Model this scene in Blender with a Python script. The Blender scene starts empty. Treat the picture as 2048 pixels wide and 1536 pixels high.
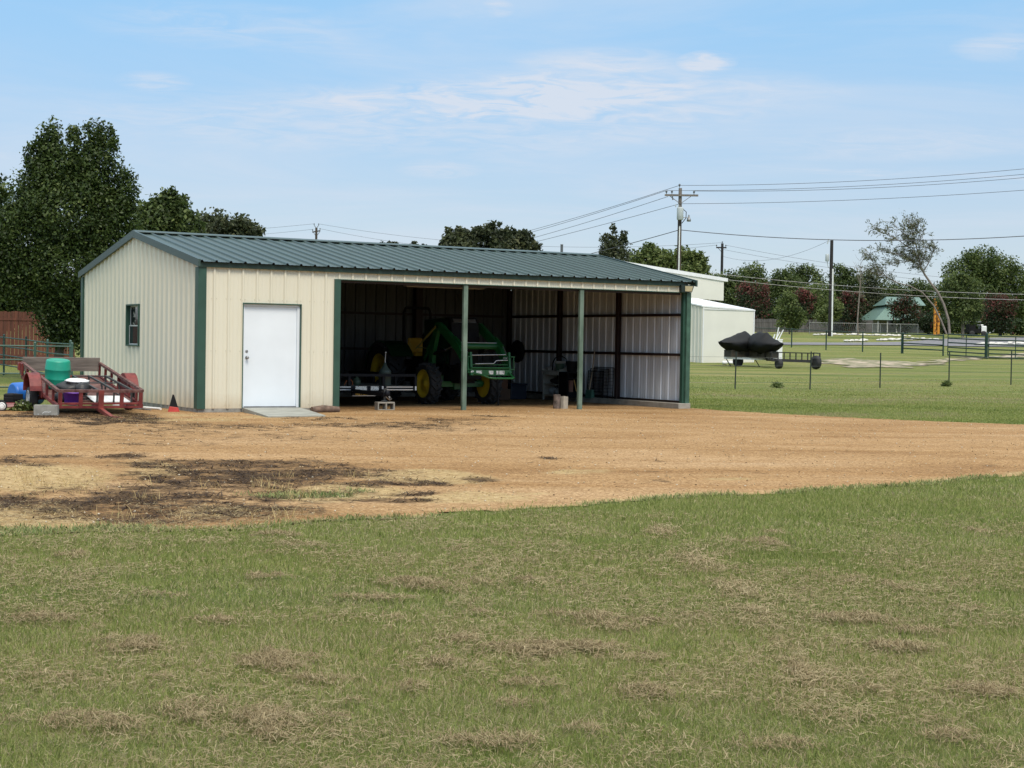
import bpy, math, random
import numpy as np
from mathutils import Vector, Matrix, Euler

SC = bpy.context.scene
COL = SC.collection
R_ = math.radians

# ------------------------------------------------------------------ camera
F_PX, YAW, PITCH, ROLL = 3186.0, 0.538, 0.0252, 0.0164
CAM = np.array([-10.953, -30.609, 1.488])
_f = np.array([math.sin(YAW) * math.cos(PITCH), math.cos(YAW) * math.cos(PITCH), -math.sin(PITCH)])
_r0 = np.array([math.cos(YAW), -math.sin(YAW), 0.0])
_u0 = np.cross(_r0, _f)
_r = math.cos(ROLL) * _r0 + math.sin(ROLL) * _u0
_u = -math.sin(ROLL) * _r0 + math.cos(ROLL) * _u0
cd = bpy.data.cameras.new("camera")
cam = bpy.data.objects.new("camera", cd)
COL.objects.link(cam)
cam.matrix_world = Matrix(((_r[0], _u[0], -_f[0], CAM[0]), (_r[1], _u[1], -_f[1], CAM[1]),
                           (_r[2], _u[2], -_f[2], CAM[2]), (0, 0, 0, 1)))
cd.sensor_width = 36.0
cd.lens = F_PX / 2048.0 * 36.0
cd.clip_start, cd.clip_end = 0.1, 6000.0
SC.camera = cam

# ------------------------------------------------------------------ world, sun, exposure
SUN_EL, SUN_AZ = R_(55), R_(189)          # azimuth from +Y towards +X
w = bpy.data.worlds.new("World")
SC.world = w
w.use_nodes = True
nt = w.node_tree
nt.nodes.clear()
def wn(t, **k):
    n = nt.nodes.new(t)
    for a, b in k.items():
        setattr(n, a, b)
    return n
def wmath(op, a, b=None, clamp=False):
    n = wn('ShaderNodeMath', operation=op, use_clamp=clamp)
    for i, v in enumerate((a, b)):
        if v is None: continue
        if hasattr(v, 'links'): nt.links.new(v, n.inputs[i])
        else: n.inputs[i].default_value = v
    return n.outputs[0]
sky = wn('ShaderNodeTexSky', sky_type='NISHITA', sun_disc=False)
sky.sun_elevation, sky.sun_rotation = SUN_EL, SUN_AZ
sky.altitude, sky.air_density, sky.dust_density, sky.ozone_density = 100, 0.9, 0.3, 3.5
tc = wn('ShaderNodeTexCoord')
sp = wn('ShaderNodeSeparateXYZ')
nt.links.new(tc.outputs['Generated'], sp.inputs[0])
X, Y, Z = sp.outputs
den = wmath('ADD', wmath('MAXIMUM', Z, 0.0), 0.10)
cu = wn('ShaderNodeCombineXYZ')
# azimuth-aligned high cloud sheet (rotated so the streaks lie across the view)
ca, sa = math.cos(0.45), math.sin(0.45)
ux = wmath('SUBTRACT', wmath('MULTIPLY', X, ca), wmath('MULTIPLY', Y, sa))
uy = wmath('ADD', wmath('MULTIPLY', X, sa), wmath('MULTIPLY', Y, ca))
nt.links.new(wmath('DIVIDE', ux, den), cu.inputs[0])
nt.links.new(wmath('MULTIPLY', wmath('DIVIDE', uy, den), 1.5), cu.inputs[1])
def wnoise(scale, detail, dist, off=0.0):
    mp = wn('ShaderNodeMapping'); mp.inputs['Location'].default_value = (off, off * 1.7, off)
    nt.links.new(cu.outputs[0], mp.inputs[0])
    n = wn('ShaderNodeTexNoise'); n.inputs['Scale'].default_value = scale
    n.inputs['Detail'].default_value = detail; n.inputs['Distortion'].default_value = dist
    n.inputs['Roughness'].default_value = 0.62
    nt.links.new(mp.outputs[0], n.inputs['Vector'])
    return n.outputs[0]
def wsmooth(v, a, b):
    n = wn('ShaderNodeMapRange', interpolation_type='SMOOTHSTEP')
    nt.links.new(v, n.inputs[0]); n.inputs[1].default_value = a; n.inputs[2].default_value = b
    return n.outputs[0]
veil = wsmooth(wnoise(0.55, 7, 0.8, 3.1), 0.40, 0.72)
wisp = wmath('MULTIPLY', wsmooth(wnoise(1.6, 9, 1.2, 7.7), 0.50, 0.74), wsmooth(wnoise(0.35, 3, 0.3, 1.3), 0.42, 0.62))
# single small clouds at fixed azimuth / elevation in the sky
az = wmath('ARCTAN2', X, Y); el = wmath('ARCSINE', Z)
def puff(a0, e0, da, de):
    qa = wmath('POWER', wmath('ABSOLUTE', wmath('DIVIDE', wmath('SUBTRACT', az, a0), da)), 2.0)
    qe = wmath('POWER', wmath('ABSOLUTE', wmath('DIVIDE', wmath('SUBTRACT', el, e0), de)), 2.0)
    return wmath('MULTIPLY', wmath('SUBTRACT', 1.0, wmath('ADD', qa, qe), clamp=True), 1.5)
rough = wsmooth(wnoise(6.0, 9, 1.2, 2.2), 0.28, 0.74)
puffs = None
for a0, e0, da, de, s in ((0.656, 0.175, .020, .0075, .95), (0.575, 0.158, .075, .012, .75), (0.50, 0.150, .12, .014, .5),
                          (0.315, 0.155, .025, .007, .5), (0.83, 0.180, .030, .009, .5), (0.525, 0.206, .012, .006, .35), (0.49, 0.108, .03, .007, .45),
                          (0.59, 0.175, .06, .010, .45), (0.47, 0.135, .24, .022, .42), (0.60, 0.155, .16, .02, .40), (0.36, 0.19, .10, .016, .30), (0.78, 0.125, .12, .012, .25)):
    p_ = wmath('MULTIPLY', wmath('MULTIPLY', puff(a0, e0, da, de), rough), s)
    puffs = p_ if puffs is None else wmath('ADD', puffs, p_)
amt = wmath('ADD', wmath('ADD', wmath('MULTIPLY', veil, 0.40), wmath('MULTIPLY', wisp, 0.50)), puffs)
amt = wmath('MINIMUM', amt, 0.90)
hz_ = wn('ShaderNodeMix', data_type='RGBA')
grad = wn('ShaderNodeMix', data_type='RGBA'); nt.links.new(wsmooth(el, 0.02, 0.23), grad.inputs[0])
grad.inputs[6].default_value = (2.34, 2.58, 2.88, 1); grad.inputs[7].default_value = (1.50, 2.82, 4.12, 1)
hz_.inputs[0].default_value = 0.78
nt.links.new(sky.outputs[0], hz_.inputs[6]); nt.links.new(grad.outputs[2], hz_.inputs[7])
mixc = wn('ShaderNodeMix', data_type='RGBA')
nt.links.new(amt, mixc.inputs[0])
nt.links.new(hz_.outputs[2], mixc.inputs[6])
mixc.inputs[7].default_value = (3.35, 3.65, 4.15, 1)
bg = wn('ShaderNodeBackground'); bg.inputs[1].default_value = 0.10
# unseen bright thin overcast overhead, added to raise the ambient light
overhead_fill = wn('ShaderNodeMix', data_type='RGBA'); nt.links.new(wmath('MULTIPLY', wsmooth(el, 0.32, 0.85), 0.85), overhead_fill.inputs[0])
nt.links.new(mixc.outputs[2], overhead_fill.inputs[6]); overhead_fill.inputs[7].default_value = (7.7, 8.1, 8.1, 1)
nt.links.new(overhead_fill.outputs[2], bg.inputs[0])
wo = wn('ShaderNodeOutputWorld'); nt.links.new(bg.outputs[0], wo.inputs[0])

sd = bpy.data.lights.new("sun", 'SUN')
sd.energy, sd.angle, sd.color = 1.4, R_(22), (1.0, 0.90, 0.76)
sun = bpy.data.objects.new("sun", sd); COL.objects.link(sun)
_sd = Vector((math.sin(SUN_AZ) * math.cos(SUN_EL), math.cos(SUN_AZ) * math.cos(SUN_EL), math.sin(SUN_EL)))
sun.rotation_euler = _sd.to_track_quat('Z', 'Y').to_euler()
vs = SC.view_settings
SC.display_settings.display_device = 'sRGB'
vs.view_transform, vs.look, vs.exposure, vs.gamma = 'Standard', 'None', 1.05, 1.0
vs.use_curve_mapping = False
SC.cycles.max_bounces = 6
SC.cycles.transparent_max_bounces = 8
SC.cycles.use_denoising = True

# ------------------------------------------------------------------ surveying helpers
def W(px, py, t):
    """point seen at (px, py) of the 2048 x 1536 survey frame, t metres ahead of the camera"""
    return CAM + t * (_f + (px - 1024) / F_PX * _r - (py - 768) / F_PX * _u)
def sstep(a, b, x):
    x = np.clip((np.asarray(x, float) - a) / (b - a), 0, 1)
    return x * x * (3 - 2 * x)
def terrain(x, y):
    x = np.asarray(x, float); y = np.asarray(y, float)
    dx, dy = x - CAM[0], y - CAM[1]
    t = dx * math.sin(YAW) + dy * math.cos(YAW)
    s = dx * math.cos(YAW) - dy * math.sin(YAW)
    start = 46 + 13 * sstep(-0.15, 0.10, s / np.maximum(t, 20))
    e = np.maximum(t - start, 0)
    z = 0.031 * (e - 4 * (1 - np.exp(-e / 4)))
    far = np.maximum(t - 178, 0)
    return z - 0.031 * far + 0.004 * np.minimum(far, 300)
def G(px, t):
    p = W(px, 700, t)
    return np.array([p[0], p[1], float(terrain(p[0], p[1]))])
def gpx(px, py, t0=20.0, t1=220.0):
    """where the ground is met by the line of sight"""
    for t in np.arange(t0, t1, 0.2):
        p = W(px, py, t)
        if p[2] <= float(terrain(p[0], p[1])):
            break
    p[2] = float(terrain(p[0], p[1]))
    return p

def _hash(ix, iy, seed):
    h = (ix.astype(np.int64) * 374761393 + iy.astype(np.int64) * 668265263 + seed * 974634777) & 0x7fffffff
    h = ((h ^ (h >> 13)) * 1274126177) & 0x7fffffff
    return ((h ^ (h >> 16)) & 0xffff) / 65535.0
def vnoise(x, y, seed=0):
    x = np.asarray(x, float); y = np.asarray(y, float)
    ix, iy = np.floor(x), np.floor(y); fx, fy = x - ix, y - iy
    fx = fx * fx * (3 - 2 * fx); fy = fy * fy * (3 - 2 * fy)
    a = _hash(ix, iy, seed); b = _hash(ix + 1, iy, seed); c = _hash(ix, iy + 1, seed); d = _hash(ix + 1, iy + 1, seed)
    return (a * (1 - fx) + b * fx) * (1 - fy) + (c * (1 - fx) + d * fx) * fy
def fbm(x, y, seed=0, oct=4, gain=0.5):
    s = 0; a = 1; n = 0
    for k in range(oct):
        s = s + a * vnoise(x * 2 ** k + 17.3 * k, y * 2 ** k - 9.1 * k, seed + k); n += a; a *= gain
    return s / n

# ------------------------------------------------------------------ materials
def _nodes(name):
    m = bpy.data.materials.new(name); m.use_nodes = True
    t = m.node_tree
    return m, t, t.nodes['Principled BSDF']
def M(name, col, rough=.6, metal=0.0, var=.15, scale=6.0, bump=0.0, bscale=60.0, col2=None, lo=.35, hi=.68, stretch=None, spec=None, coords='Object', detail=6):
    m, t, b = _nodes(name)
    tcn = t.nodes.new('ShaderNodeTexCoord')
    src = tcn.outputs[coords]
    if stretch:
        mp = t.nodes.new('ShaderNodeMapping'); mp.inputs['Scale'].default_value = stretch
        t.links.new(src, mp.inputs[0]); src = mp.outputs[0]
    n = t.nodes.new('ShaderNodeTexNoise'); n.inputs['Scale'].default_value = scale; n.inputs['Detail'].default_value = detail
    t.links.new(src, n.inputs['Vector'])
    rp = t.nodes.new('ShaderNodeValToRGB')
    c1 = [c * (1 - var) for c in col]; c2 = list(col2) if col2 else [min(1, c * (1 + var)) for c in col]
    rp.color_ramp.elements[0].position, rp.color_ramp.elements[1].position = lo, hi
    rp.color_ramp.elements[0].color = (*c1, 1); rp.color_ramp.elements[1].color = (*c2, 1)
    t.links.new(n.outputs[0], rp.inputs[0]); t.links.new(rp.outputs[0], b.inputs['Base Color'])
    b.inputs['Roughness'].default_value = rough; b.inputs['Metallic'].default_value = metal
    if spec is not None: b.inputs['Specular IOR Level'].default_value = spec
    if bump:
        n2 = t.nodes.new('ShaderNodeTexNoise'); n2.inputs['Scale'].default_value = bscale; n2.inputs['Detail'].default_value = 5
        t.links.new(src, n2.inputs['Vector'])
        bp = t.nodes.new('ShaderNodeBump'); bp.inputs['Strength'].default_value = bump; bp.inputs['Distance'].default_value = .02
        t.links.new(n2.outputs[0], bp.inputs['Height']); t.links.new(bp.outputs[0], b.inputs['Normal'])
    return m
def MT(name, stops, rough=.7, trans=.0, spec=.3):
    """colour by the per-vertex number 'tone' (0..1)"""
    m, t, b = _nodes(name)
    a = t.nodes.new('ShaderNodeAttribute'); a.attribute_name = 'tone'
    rp = t.nodes.new('ShaderNodeValToRGB')
    while len(rp.color_ramp.elements) < len(stops): rp.color_ramp.elements.new(.5)
    for e, (p, c) in zip(rp.color_ramp.elements, stops): e.position = p; e.color = (*c, 1)
    t.links.new(a.outputs['Fac'], rp.inputs[0]); t.links.new(rp.outputs[0], b.inputs['Base Color'])
    b.inputs['Roughness'].default_value = rough; b.inputs['Specular IOR Level'].default_value = spec
    if trans:
        tr = t.nodes.new('ShaderNodeBsdfTranslucent'); t.links.new(rp.outputs[0], tr.inputs[0])
        mx = t.nodes.new('ShaderNodeMixShader'); mx.inputs[0].default_value = trans
        t.links.new(b.outputs[0], mx.inputs[1]); t.links.new(tr.outputs[0], mx.inputs[2])
        t.links.new(mx.outputs[0], t.nodes['Material Output'].inputs[0])
    return m

# ------------------------------------------------------------------ mesh building
class MB:
    def __init__(s): s.v = []; s.f = []; s.sm = []; s.mi = []
    def add(s, vs_, fs, smooth=False, mi=0):
        o = len(s.v); s.v += [tuple(map(float, v)) for v in vs_]
        for f in fs: s.f.append(tuple(o + i for i in f)); s.sm.append(smooth); s.mi.append(mi)
        return s
    def box(s, a, b, mi=0):
        (x0, y0, z0), (x1, y1, z1) = a, b
        return s.add([(x0, y0, z0), (x1, y0, z0), (x1, y1, z0), (x0, y1, z0), (x0, y0, z1), (x1, y0, z1), (x1, y1, z1), (x0, y1, z1)],
                     [(0, 3, 2, 1), (4, 5, 6, 7), (0, 1, 5, 4), (1, 2, 6, 5), (2, 3, 7, 6), (3, 0, 4, 7)], mi=mi)
    def cbox(s, c, d, mi=0):
        return s.box([c[i] - d[i] / 2 for i in range(3)], [c[i] + d[i] / 2 for i in range(3)], mi)
    def bar(s, p, q, wd, h=None, up=(0, 0, 1), mi=0):
        h = wd if h is None else h
        p, q = Vector(p), Vector(q); d = (q - p).normalized(); up = Vector(up)
        if abs(d.dot(up)) > .98: up = Vector((0, 1, 0))
        sx = d.cross(up).normalized(); sy = sx.cross(d).normalized()
        c = []
        for e in (p, q):
            for a, b in ((-1, -1), (1, -1), (1, 1), (-1, 1)): c.append(e + sx * a * wd / 2 + sy * b * h / 2)
        return s.add(c, [(3, 2, 1, 0), (4, 5, 6, 7), (0, 1, 5, 4), (1, 2, 6, 5), (2, 3, 7, 6), (3, 0, 4, 7)], mi=mi)
    def tube(s, pts, r, n=8, caps=True, mi=0):
        pts = [Vector(p) for p in pts]; k = len(pts)
        rs = r if hasattr(r, '__len__') else [r] * k
        d0 = (pts[1] - pts[0]).normalized()
        a = Vector((0, 0, 1)) if abs(d0.z) < .9 else Vector((1, 0, 0))
        sx = d0.cross(a).normalized(); vs_ = []
        for i, p in enumerate(pts):
            d = (pts[min(i + 1, k - 1)] - pts[max(i - 1, 0)]).normalized()
            sx = (sx - d * sx.dot(d)).normalized(); sy = d.cross(sx)
            for j in range(n):
                t = 2 * math.pi * j / n; vs_.append(p + (sx * math.cos(t) + sy * math.sin(t)) * rs[i])
        fs = [(i * n + j, i * n + (j + 1) % n, (i + 1) * n + (j + 1) % n, (i + 1) * n + j) for i in range(k - 1) for j in range(n)]
        s.add(vs_, fs, True, mi)
        if caps:
            s.add(vs_[:n][::-1], [tuple(range(n))], False, mi); s.add(vs_[-n:], [tuple(range(n))], False, mi)
        return s
    def lathe(s, prof, c=(0, 0, 0), axis='z', n=20, mi=0, smooth=True, caps=True):
        """prof: (radius, height) along the axis"""
        vs_ = []
        for r, h in prof:
            for j in range(n):
                t = 2 * math.pi * j / n; a, b = r * math.cos(t), r * math.sin(t)
                v = {'z': (a, b, h), 'x': (h, a, b), 'y': (b, h, a)}[axis]
                vs_.append((c[0] + v[0], c[1] + v[1], c[2] + v[2]))
        fs = [(i * n + j, i * n + (j + 1) % n, (i + 1) * n + (j + 1) % n, (i + 1) * n + j) for i in range(len(prof) - 1) for j in range(n)]
        s.add(vs_, fs, smooth, mi)
        if caps: s.add(vs_[:n][::-1], [tuple(range(n))], False, mi); s.add(vs_[-n:], [tuple(range(n))], False, mi)
        return s
    def prism(s, poly, ax, a, b, mi=0):
        """poly of 2-D points swept along axis ax ('x','y','z') from a to b"""
        def P(p, h): return {'x': (h, p[0], p[1]), 'y': (p[0], h, p[1]), 'z': (p[0], p[1], h)}[ax]
        n = len(poly)
        v = [P(p, a) for p in poly] + [P(p, b) for p in poly]
        return s.add(v, [tuple(range(n))[::-1], tuple(range(n, 2 * n))] + [(i, (i + 1) % n, n + (i + 1) % n, n + i) for i in range(n)], mi=mi)
    def blob(s, c, r, n=12, m=8, noise=0.0, seed=0, mi=0):
        rr = random.Random(seed); vs_ = []
        for i in range(m + 1):
            ph = math.pi * i / m
            for j in range(n):
                t = 2 * math.pi * j / n; k = 1 + (rr.random() - .5) * noise
                vs_.append((c[0] + r[0] * k * math.sin(ph) * math.cos(t), c[1] + r[1] * k * math.sin(ph) * math.sin(t), c[2] + r[2] * k * math.cos(ph)))
        fs = [(i * n + j, (i + 1) * n + j, (i + 1) * n + (j + 1) % n, i * n + (j + 1) % n) for i in range(m) for j in range(n)]
        return s.add(vs_, fs, True, mi)
    def build(s, name, mats, parent=None, bevel=0.0):
        me = bpy.data.meshes.new(name); me.from_pydata(s.v, [], s.f); me.update()
        me.polygons.foreach_set('use_smooth', s.sm)
        mats = mats if isinstance(mats, (list, tuple)) else [mats]
        for m in mats: me.materials.append(m)
        if len(mats) > 1: me.polygons.foreach_set('material_index', s.mi)
        o = bpy.data.objects.new(name, me); COL.objects.link(o)
        if parent: o.parent = parent
        if bevel:
            bv = o.modifiers.new('bevel', 'BEVEL'); bv.width = bevel; bv.segments = 2; bv.limit_method = 'ANGLE'
        return o
def npmesh(name, V, Fc, mat, parent=None, tone=None, attrs=None, smooth=False):
    """V (n,3), Fc (m,k) all faces of k corners"""
    me = bpy.data.meshes.new(name); V = np.asarray(V, np.float32); Fc = np.asarray(Fc, np.int32); k = Fc.shape[1]
    me.vertices.add(len(V)); me.vertices.foreach_set('co', V.ravel())
    me.loops.add(Fc.size); me.loops.foreach_set('vertex_index', Fc.ravel())
    me.polygons.add(len(Fc)); me.polygons.foreach_set('loop_start', np.arange(0, Fc.size, k, dtype=np.int32))
    try: me.polygons.foreach_set('loop_total', np.full(len(Fc), k, np.int32))
    except Exception: pass
    me.update(calc_edges=True)
    if smooth: me.polygons.foreach_set('use_smooth', np.ones(len(Fc), bool))
    for nm, a in (list((attrs or {}).items()) + ([('tone', tone)] if tone is not None else [])):
        at = me.attributes.new(nm, 'FLOAT', 'POINT'); at.data.foreach_set('value', np.asarray(a, np.float32))
    me.materials.append(mat)
    o = bpy.data.objects.new(name, me); COL.objects.link(o)
    if parent: o.parent = parent
    return o
def tag(o, label=None, cat=None, group=None, kind=None):
    for k, v in (('label', label), ('category', cat), ('group', group), ('kind', kind)):
        if v: o[k] = v
    return o
def thing(name, label, cat, loc=(0, 0, 0), rot=(0, 0, 0), group=None):
    o = bpy.data.objects.new(name, None); COL.objects.link(o); o.empty_display_size = .2
    o.location = [float(c) for c in loc]; o.rotation_euler = rot
    return tag(o, label, cat, group)
def copy_tree(o, parent=None):
    c = o.copy(); COL.objects.link(c)
    if parent: c.parent = parent
    for ch in list(o.children): copy_tree(ch, c)
    return c
RNG = np.random.default_rng(7)

# ------------------------------------------------------------------ ground materials
def ground_shader(name):
    m, t, b = _nodes(name)
    L = t.links.new
    def N(ty, **k):
        n = t.nodes.new(ty)
        for a, v in k.items(): setattr(n, a, v)
        return n
    tcn = N('ShaderNodeTexCoord')
    m1 = N('ShaderNodeMapping'); m1.inputs['Rotation'].default_value = (0, 0, YAW); L(tcn.outputs['Object'], m1.inputs[0])
    def noise(scale, detail, stretch=None, off=0, dist=0.0, rough=.6):
        src = m1.outputs[0]
        mp = N('ShaderNodeMapping'); mp.inputs['Scale'].default_value = stretch or (1, 1, 1); mp.inputs['Location'].default_value = (off, off, 0)
        L(src, mp.inputs[0])
        n = N('ShaderNodeTexNoise'); n.inputs['Scale'].default_value = scale; n.inputs['Detail'].default_value = detail
        n.inputs['Distortion'].default_value = dist; n.inputs['Roughness'].default_value = rough
        L(mp.outputs[0], n.inputs['Vector']); return n.outputs[0]
    def ramp(v, stops):
        rp = N('ShaderNodeValToRGB')
        while len(rp.color_ramp.elements) < len(stops): rp.color_ramp.elements.new(.5)
        for e, (p, c) in zip(rp.color_ramp.elements, stops): e.position = p; e.color = (*c, 1) if hasattr(c, '__len__') else (c, c, c, 1)
        L(v, rp.inputs[0]); return rp.outputs[0]
    def mix(fac, a, c, mode='MIX'):
        n = N('ShaderNodeMix', data_type='RGBA', blend_type=mode)
        if hasattr(fac, 'links') or hasattr(fac, 'is_linked'): L(fac, n.inputs[0])
        else: n.inputs[0].default_value = fac
        for i, v in ((6, a), (7, c)):
            if hasattr(v, 'is_linked'): L(v, n.inputs[i])
            else: n.inputs[i].default_value = (*v, 1)
        return n.outputs[2]
    def bump(h, s, d=.02, prev=None):
        bp = N('ShaderNodeBump'); bp.inputs['Strength'].default_value = s; bp.inputs['Distance'].default_value = d
        L(h, bp.inputs['Height'])
        if prev: L(prev, bp.inputs['Normal'])
        return bp.outputs[0]
    def attr(n_):
        a = N('ShaderNodeAttribute'); a.attribute_name = n_; return a.outputs['Fac']
    return m, t, b, L, N, noise, ramp, mix, bump, attr

m_ground, t, b, L, N, noise, ramp, mix, bump, attr = ground_shader('turf_soil')
base = ramp(noise(.9, 8, (.35, 1.2, 1), 0, .3), [(.30, (.110, .140, .034)), (.48, (.150, .172, .048)), (.62, (.20, .195, .070)), (.78, (.26, .22, .10))])
strk = ramp(noise(.34, 9, (.14, 1.7, 1), 11, .5, .7), [(.36, (.070, .115, .024)), (.46, (.145, .185, .048)), (.55, (.22, .215, .075)), (.64, (.33, .28, .13))])
c = mix(.65, base, strk)
fine = ramp(noise(38, 4, (1, .55, 1), 3), [(.3, (.55, .55, .5)), (.5, (1, 1, 1)), (.75, (1.45, 1.4, 1.3))])
c = mix(1.0, c, fine, 'MULTIPLY')
L(c, b.inputs['Base Color']); b.inputs['Roughness'].default_value = .9; b.inputs['Specular IOR Level'].default_value = .15
L(bump(noise(45, 5), .9, .05), b.inputs['Normal'])

m_gravel, t, b, L, N, noise, ramp, mix, bump, attr = ground_shader('gravel')
broad = ramp(noise(.38, 8, (.6, 1.3, 1), 5, .6), [(.30, (.26, .150, .066)), (.48, (.345, .216, .104)), (.66, (.40, .264, .142)), (.82, (.47, .342, .215))])
mid = ramp(noise(4.2, 10, (.8, 1, 1), 2, .2, .8), [(.28, (.62, .55, .48)), (.46, (.95, .93, .9)), (.6, (1.03, 1.02, 1)), (.8, (1.25, 1.25, 1.2))])
c = mix(1.0, broad, mid, 'MULTIPLY')
track = ramp(noise(.55, 5, (.07, 1.6, 1), 31, .3), [(.36, (.90, .85, .78)), (.50, (1, 1, 1)), (.70, (1.06, 1.05, 1.04))])
c = mix(1.0, c, track, 'MULTIPLY')
vo = N('ShaderNodeTexVoronoi'); vo.inputs['Scale'].default_value = 46
tcv = N('ShaderNodeTexCoord'); L(tcv.outputs['Object'], vo.inputs['Vector'])
sepv = N('ShaderNodeSeparateColor'); L(vo.outputs['Color'], sepv.inputs[0])
peb = ramp(sepv.outputs[0], [(.0, (.50, .44, .36)), (.35, (.86, .82, .76)), (.6, (1, 1, 1)), (.92, (1.25, 1.27, 1.3)), (1.0, (1.6, 1.7, 1.8))])
c = mix(.85, c, peb, 'MULTIPLY')
c = mix(attr('straw'), c, ramp(noise(20, 4, (.5, 1, 1), 9), [(.3, (.20, .125, .055)), (.45, (.36, .255, .12)), (.58, (.48, .36, .19)), (.75, (.60, .49, .30))]))
c = mix(attr('green'), c, ramp(noise(14, 4, None, 4), [(.35, (.075, .10, .04)), (.6, (.14, .17, .085)), (.75, (.24, .22, .15))]))
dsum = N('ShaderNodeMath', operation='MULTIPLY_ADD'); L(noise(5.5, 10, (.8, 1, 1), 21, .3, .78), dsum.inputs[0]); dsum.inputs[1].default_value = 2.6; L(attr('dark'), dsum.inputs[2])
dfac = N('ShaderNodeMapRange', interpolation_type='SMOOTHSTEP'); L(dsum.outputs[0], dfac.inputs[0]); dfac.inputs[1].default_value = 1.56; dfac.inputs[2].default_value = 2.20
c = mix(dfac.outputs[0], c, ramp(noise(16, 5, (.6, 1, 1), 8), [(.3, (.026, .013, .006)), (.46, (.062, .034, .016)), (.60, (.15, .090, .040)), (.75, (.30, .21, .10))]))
L(c, b.inputs['Base Color']); b.inputs['Roughness'].default_value = .95; b.inputs['Specular IOR Level'].default_value = .15
L(bump(vo.outputs['Distance'], .6, .012, bump(noise(9, 6), .55, .05)), b.inputs['Normal'])

m_asphalt = M('asphalt', (.17, .165, .175), .9, var=.2, scale=3, bump=.3)
m_track = M('pale_dirt', (.16, .16, .075), .95, var=.1, scale=1.6, bump=.8, bscale=20, col2=(.44, .35, .27), lo=.44, hi=.60, detail=12)
m_grass = MT('grass_blades', [(0, (.105, .142, .034)), (.30, (.215, .258, .062)), (.52, (.295, .32, .098)), (.68, (.31, .285, .13)), (.84, (.38, .31, .18)), (1, (.50, .42, .27))], .6, .40)
m_dry = MT('dry_strands', [(0, (.15, .105, .055)), (.4, (.29, .225, .125)), (.7, (.40, .325, .19)), (1, (.54, .45, .28))], .8, .3)
m_weed = MT('weeds_dry', [(0, (.028, .015, .010)), (.3, (.085, .052, .028)), (.55, (.34, .24, .10)), (.8, (.58, .45, .22)), (1, (.10, .17, .05))], .8, .15)

# ------------------------------------------------------------------ ground sheet (to the horizon)
def axis(parts):
    out = []
    for a, b_, st in parts: out += list(np.arange(a, b_, st))
    return np.array(out + [parts[-1][1]])
tt = axis([(-300, -40, 26), (-40, 0, 5), (0, 30, 1.5), (30, 190, 1.0), (190, 300, 5), (300, 2400, 100)])
ss = axis([(-1500, -150, 90), (-150, -40, 5), (-40, 60, 1.0), (60, 150, 5), (150, 1500, 90)])
Tg, Sg = np.meshgrid(tt, ss, indexing='ij')
gx = CAM[0] + Tg * math.sin(YAW) + Sg * math.cos(YAW); gy = CAM[1] + Tg * math.cos(YAW) - Sg * math.sin(YAW)
gz = terrain(gx, gy)
n0, n1 = gx.shape
idx = np.arange(n0 * n1).reshape(n0, n1)
quads = np.stack([idx[:-1, :-1], idx[:-1, 1:], idx[1:, 1:], idx[1:, :-1]], -1).reshape(-1, 4)
gr = npmesh('ground', np.stack([gx, gy, gz], -1).reshape(-1, 3), quads, m_ground, smooth=True)
tag(gr, kind='structure')

def px_of(x, y, z):
    d0, d1, d2 = x - CAM[0], y - CAM[1], z - CAM[2]
    de = d0 * _f[0] + d1 * _f[1] + d2 * _f[2]; de = np.where(de < .5, .5, de)
    return 1024 + F_PX * (d0 * _r[0] + d1 * _r[1] + d2 * _r[2]) / de, 768 - F_PX * (d0 * _u[0] + d1 * _u[1] + d2 * _u[2]) / de, de

# edges of the yard: near edge y(x), far edge on the right of the shed
NEAR_X = np.array([-40, -14, -10, -8.2, -6.4, -3.75, -0.5, 1.5, 4.0, 7.0, 12, 20, 40.])
NEAR_Y = np.array([-20, -19.4, -19.0, -18.75, -18.85, -18.57, -18.2, -17.9, -17.5, -16.6, -15.2, -13.6, -10.])
def near_edge(x): return np.interp(x, NEAR_X, NEAR_Y) + .55 * (fbm(x * .55, x * 0, 41, 4) - .5) + .30 * (fbm(x * 2.6, x * 0, 43, 3) - .5)
FAR_Y = np.array([-30., -10.5, -8.0, -5.1, -3.15, -1.2, -.35, 0.])
FAR_X = np.array([26., 16.6, 14.7, 13.25, 12.75, 12.5, 12.42, 12.4])
def far_edge(y): return np.interp(y, FAR_Y, FAR_X) + .22 * (fbm(y * .6, y * 0, 47, 4) - .5) + .1 * (fbm(y * 3, y * 0, 49, 3) - .5)
st = .10
ax_, ay_ = np.arange(-26, 30, st), np.arange(-20.5, 8.4, st)
Xg, Yg = np.meshgrid(ax_, ay_, indexing='ij')
def in_yard(x, y):
    a = y > near_edge(x)
    inside = (x > 0) & (x < 12.15) & (y > -.4)
    front = (y <= 1.9 + 1.2 * (fbm(x * .7, y * 0 + 3, 51, 3) - .5)) & (x < far_edge(np.minimum(y, -.3))) & ((y < .02) | (x < .1))
    return a & (inside | front)
mask = in_yard(Xg, Yg)
PXg, PYg, _ = px_of(Xg, Yg, Xg * 0)
PXg = PXg + 150 * (fbm(Xg * .9, Yg * .6, 111, 4, .6) - .5); PYg = PYg + 26 * (fbm(Xg * .8, Yg * .5, 117, 4, .6) - .5)
def ell(lst):
    m = np.zeros_like(Xg)
    for cx, cy, rx, ry, wgt in lst:
        q = ((PXg - cx) / rx) ** 2 + ((PYg - cy) / ry) ** 2
        m = np.maximum(m, np.clip(1.25 - q, 0, 1) * wgt)
    return m
n_a = fbm(Xg * 1.1, Yg * .75, 3, 5, .6); n_b = fbm(Xg * 4.3, Yg * 3.0, 9, 4, .6)
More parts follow.
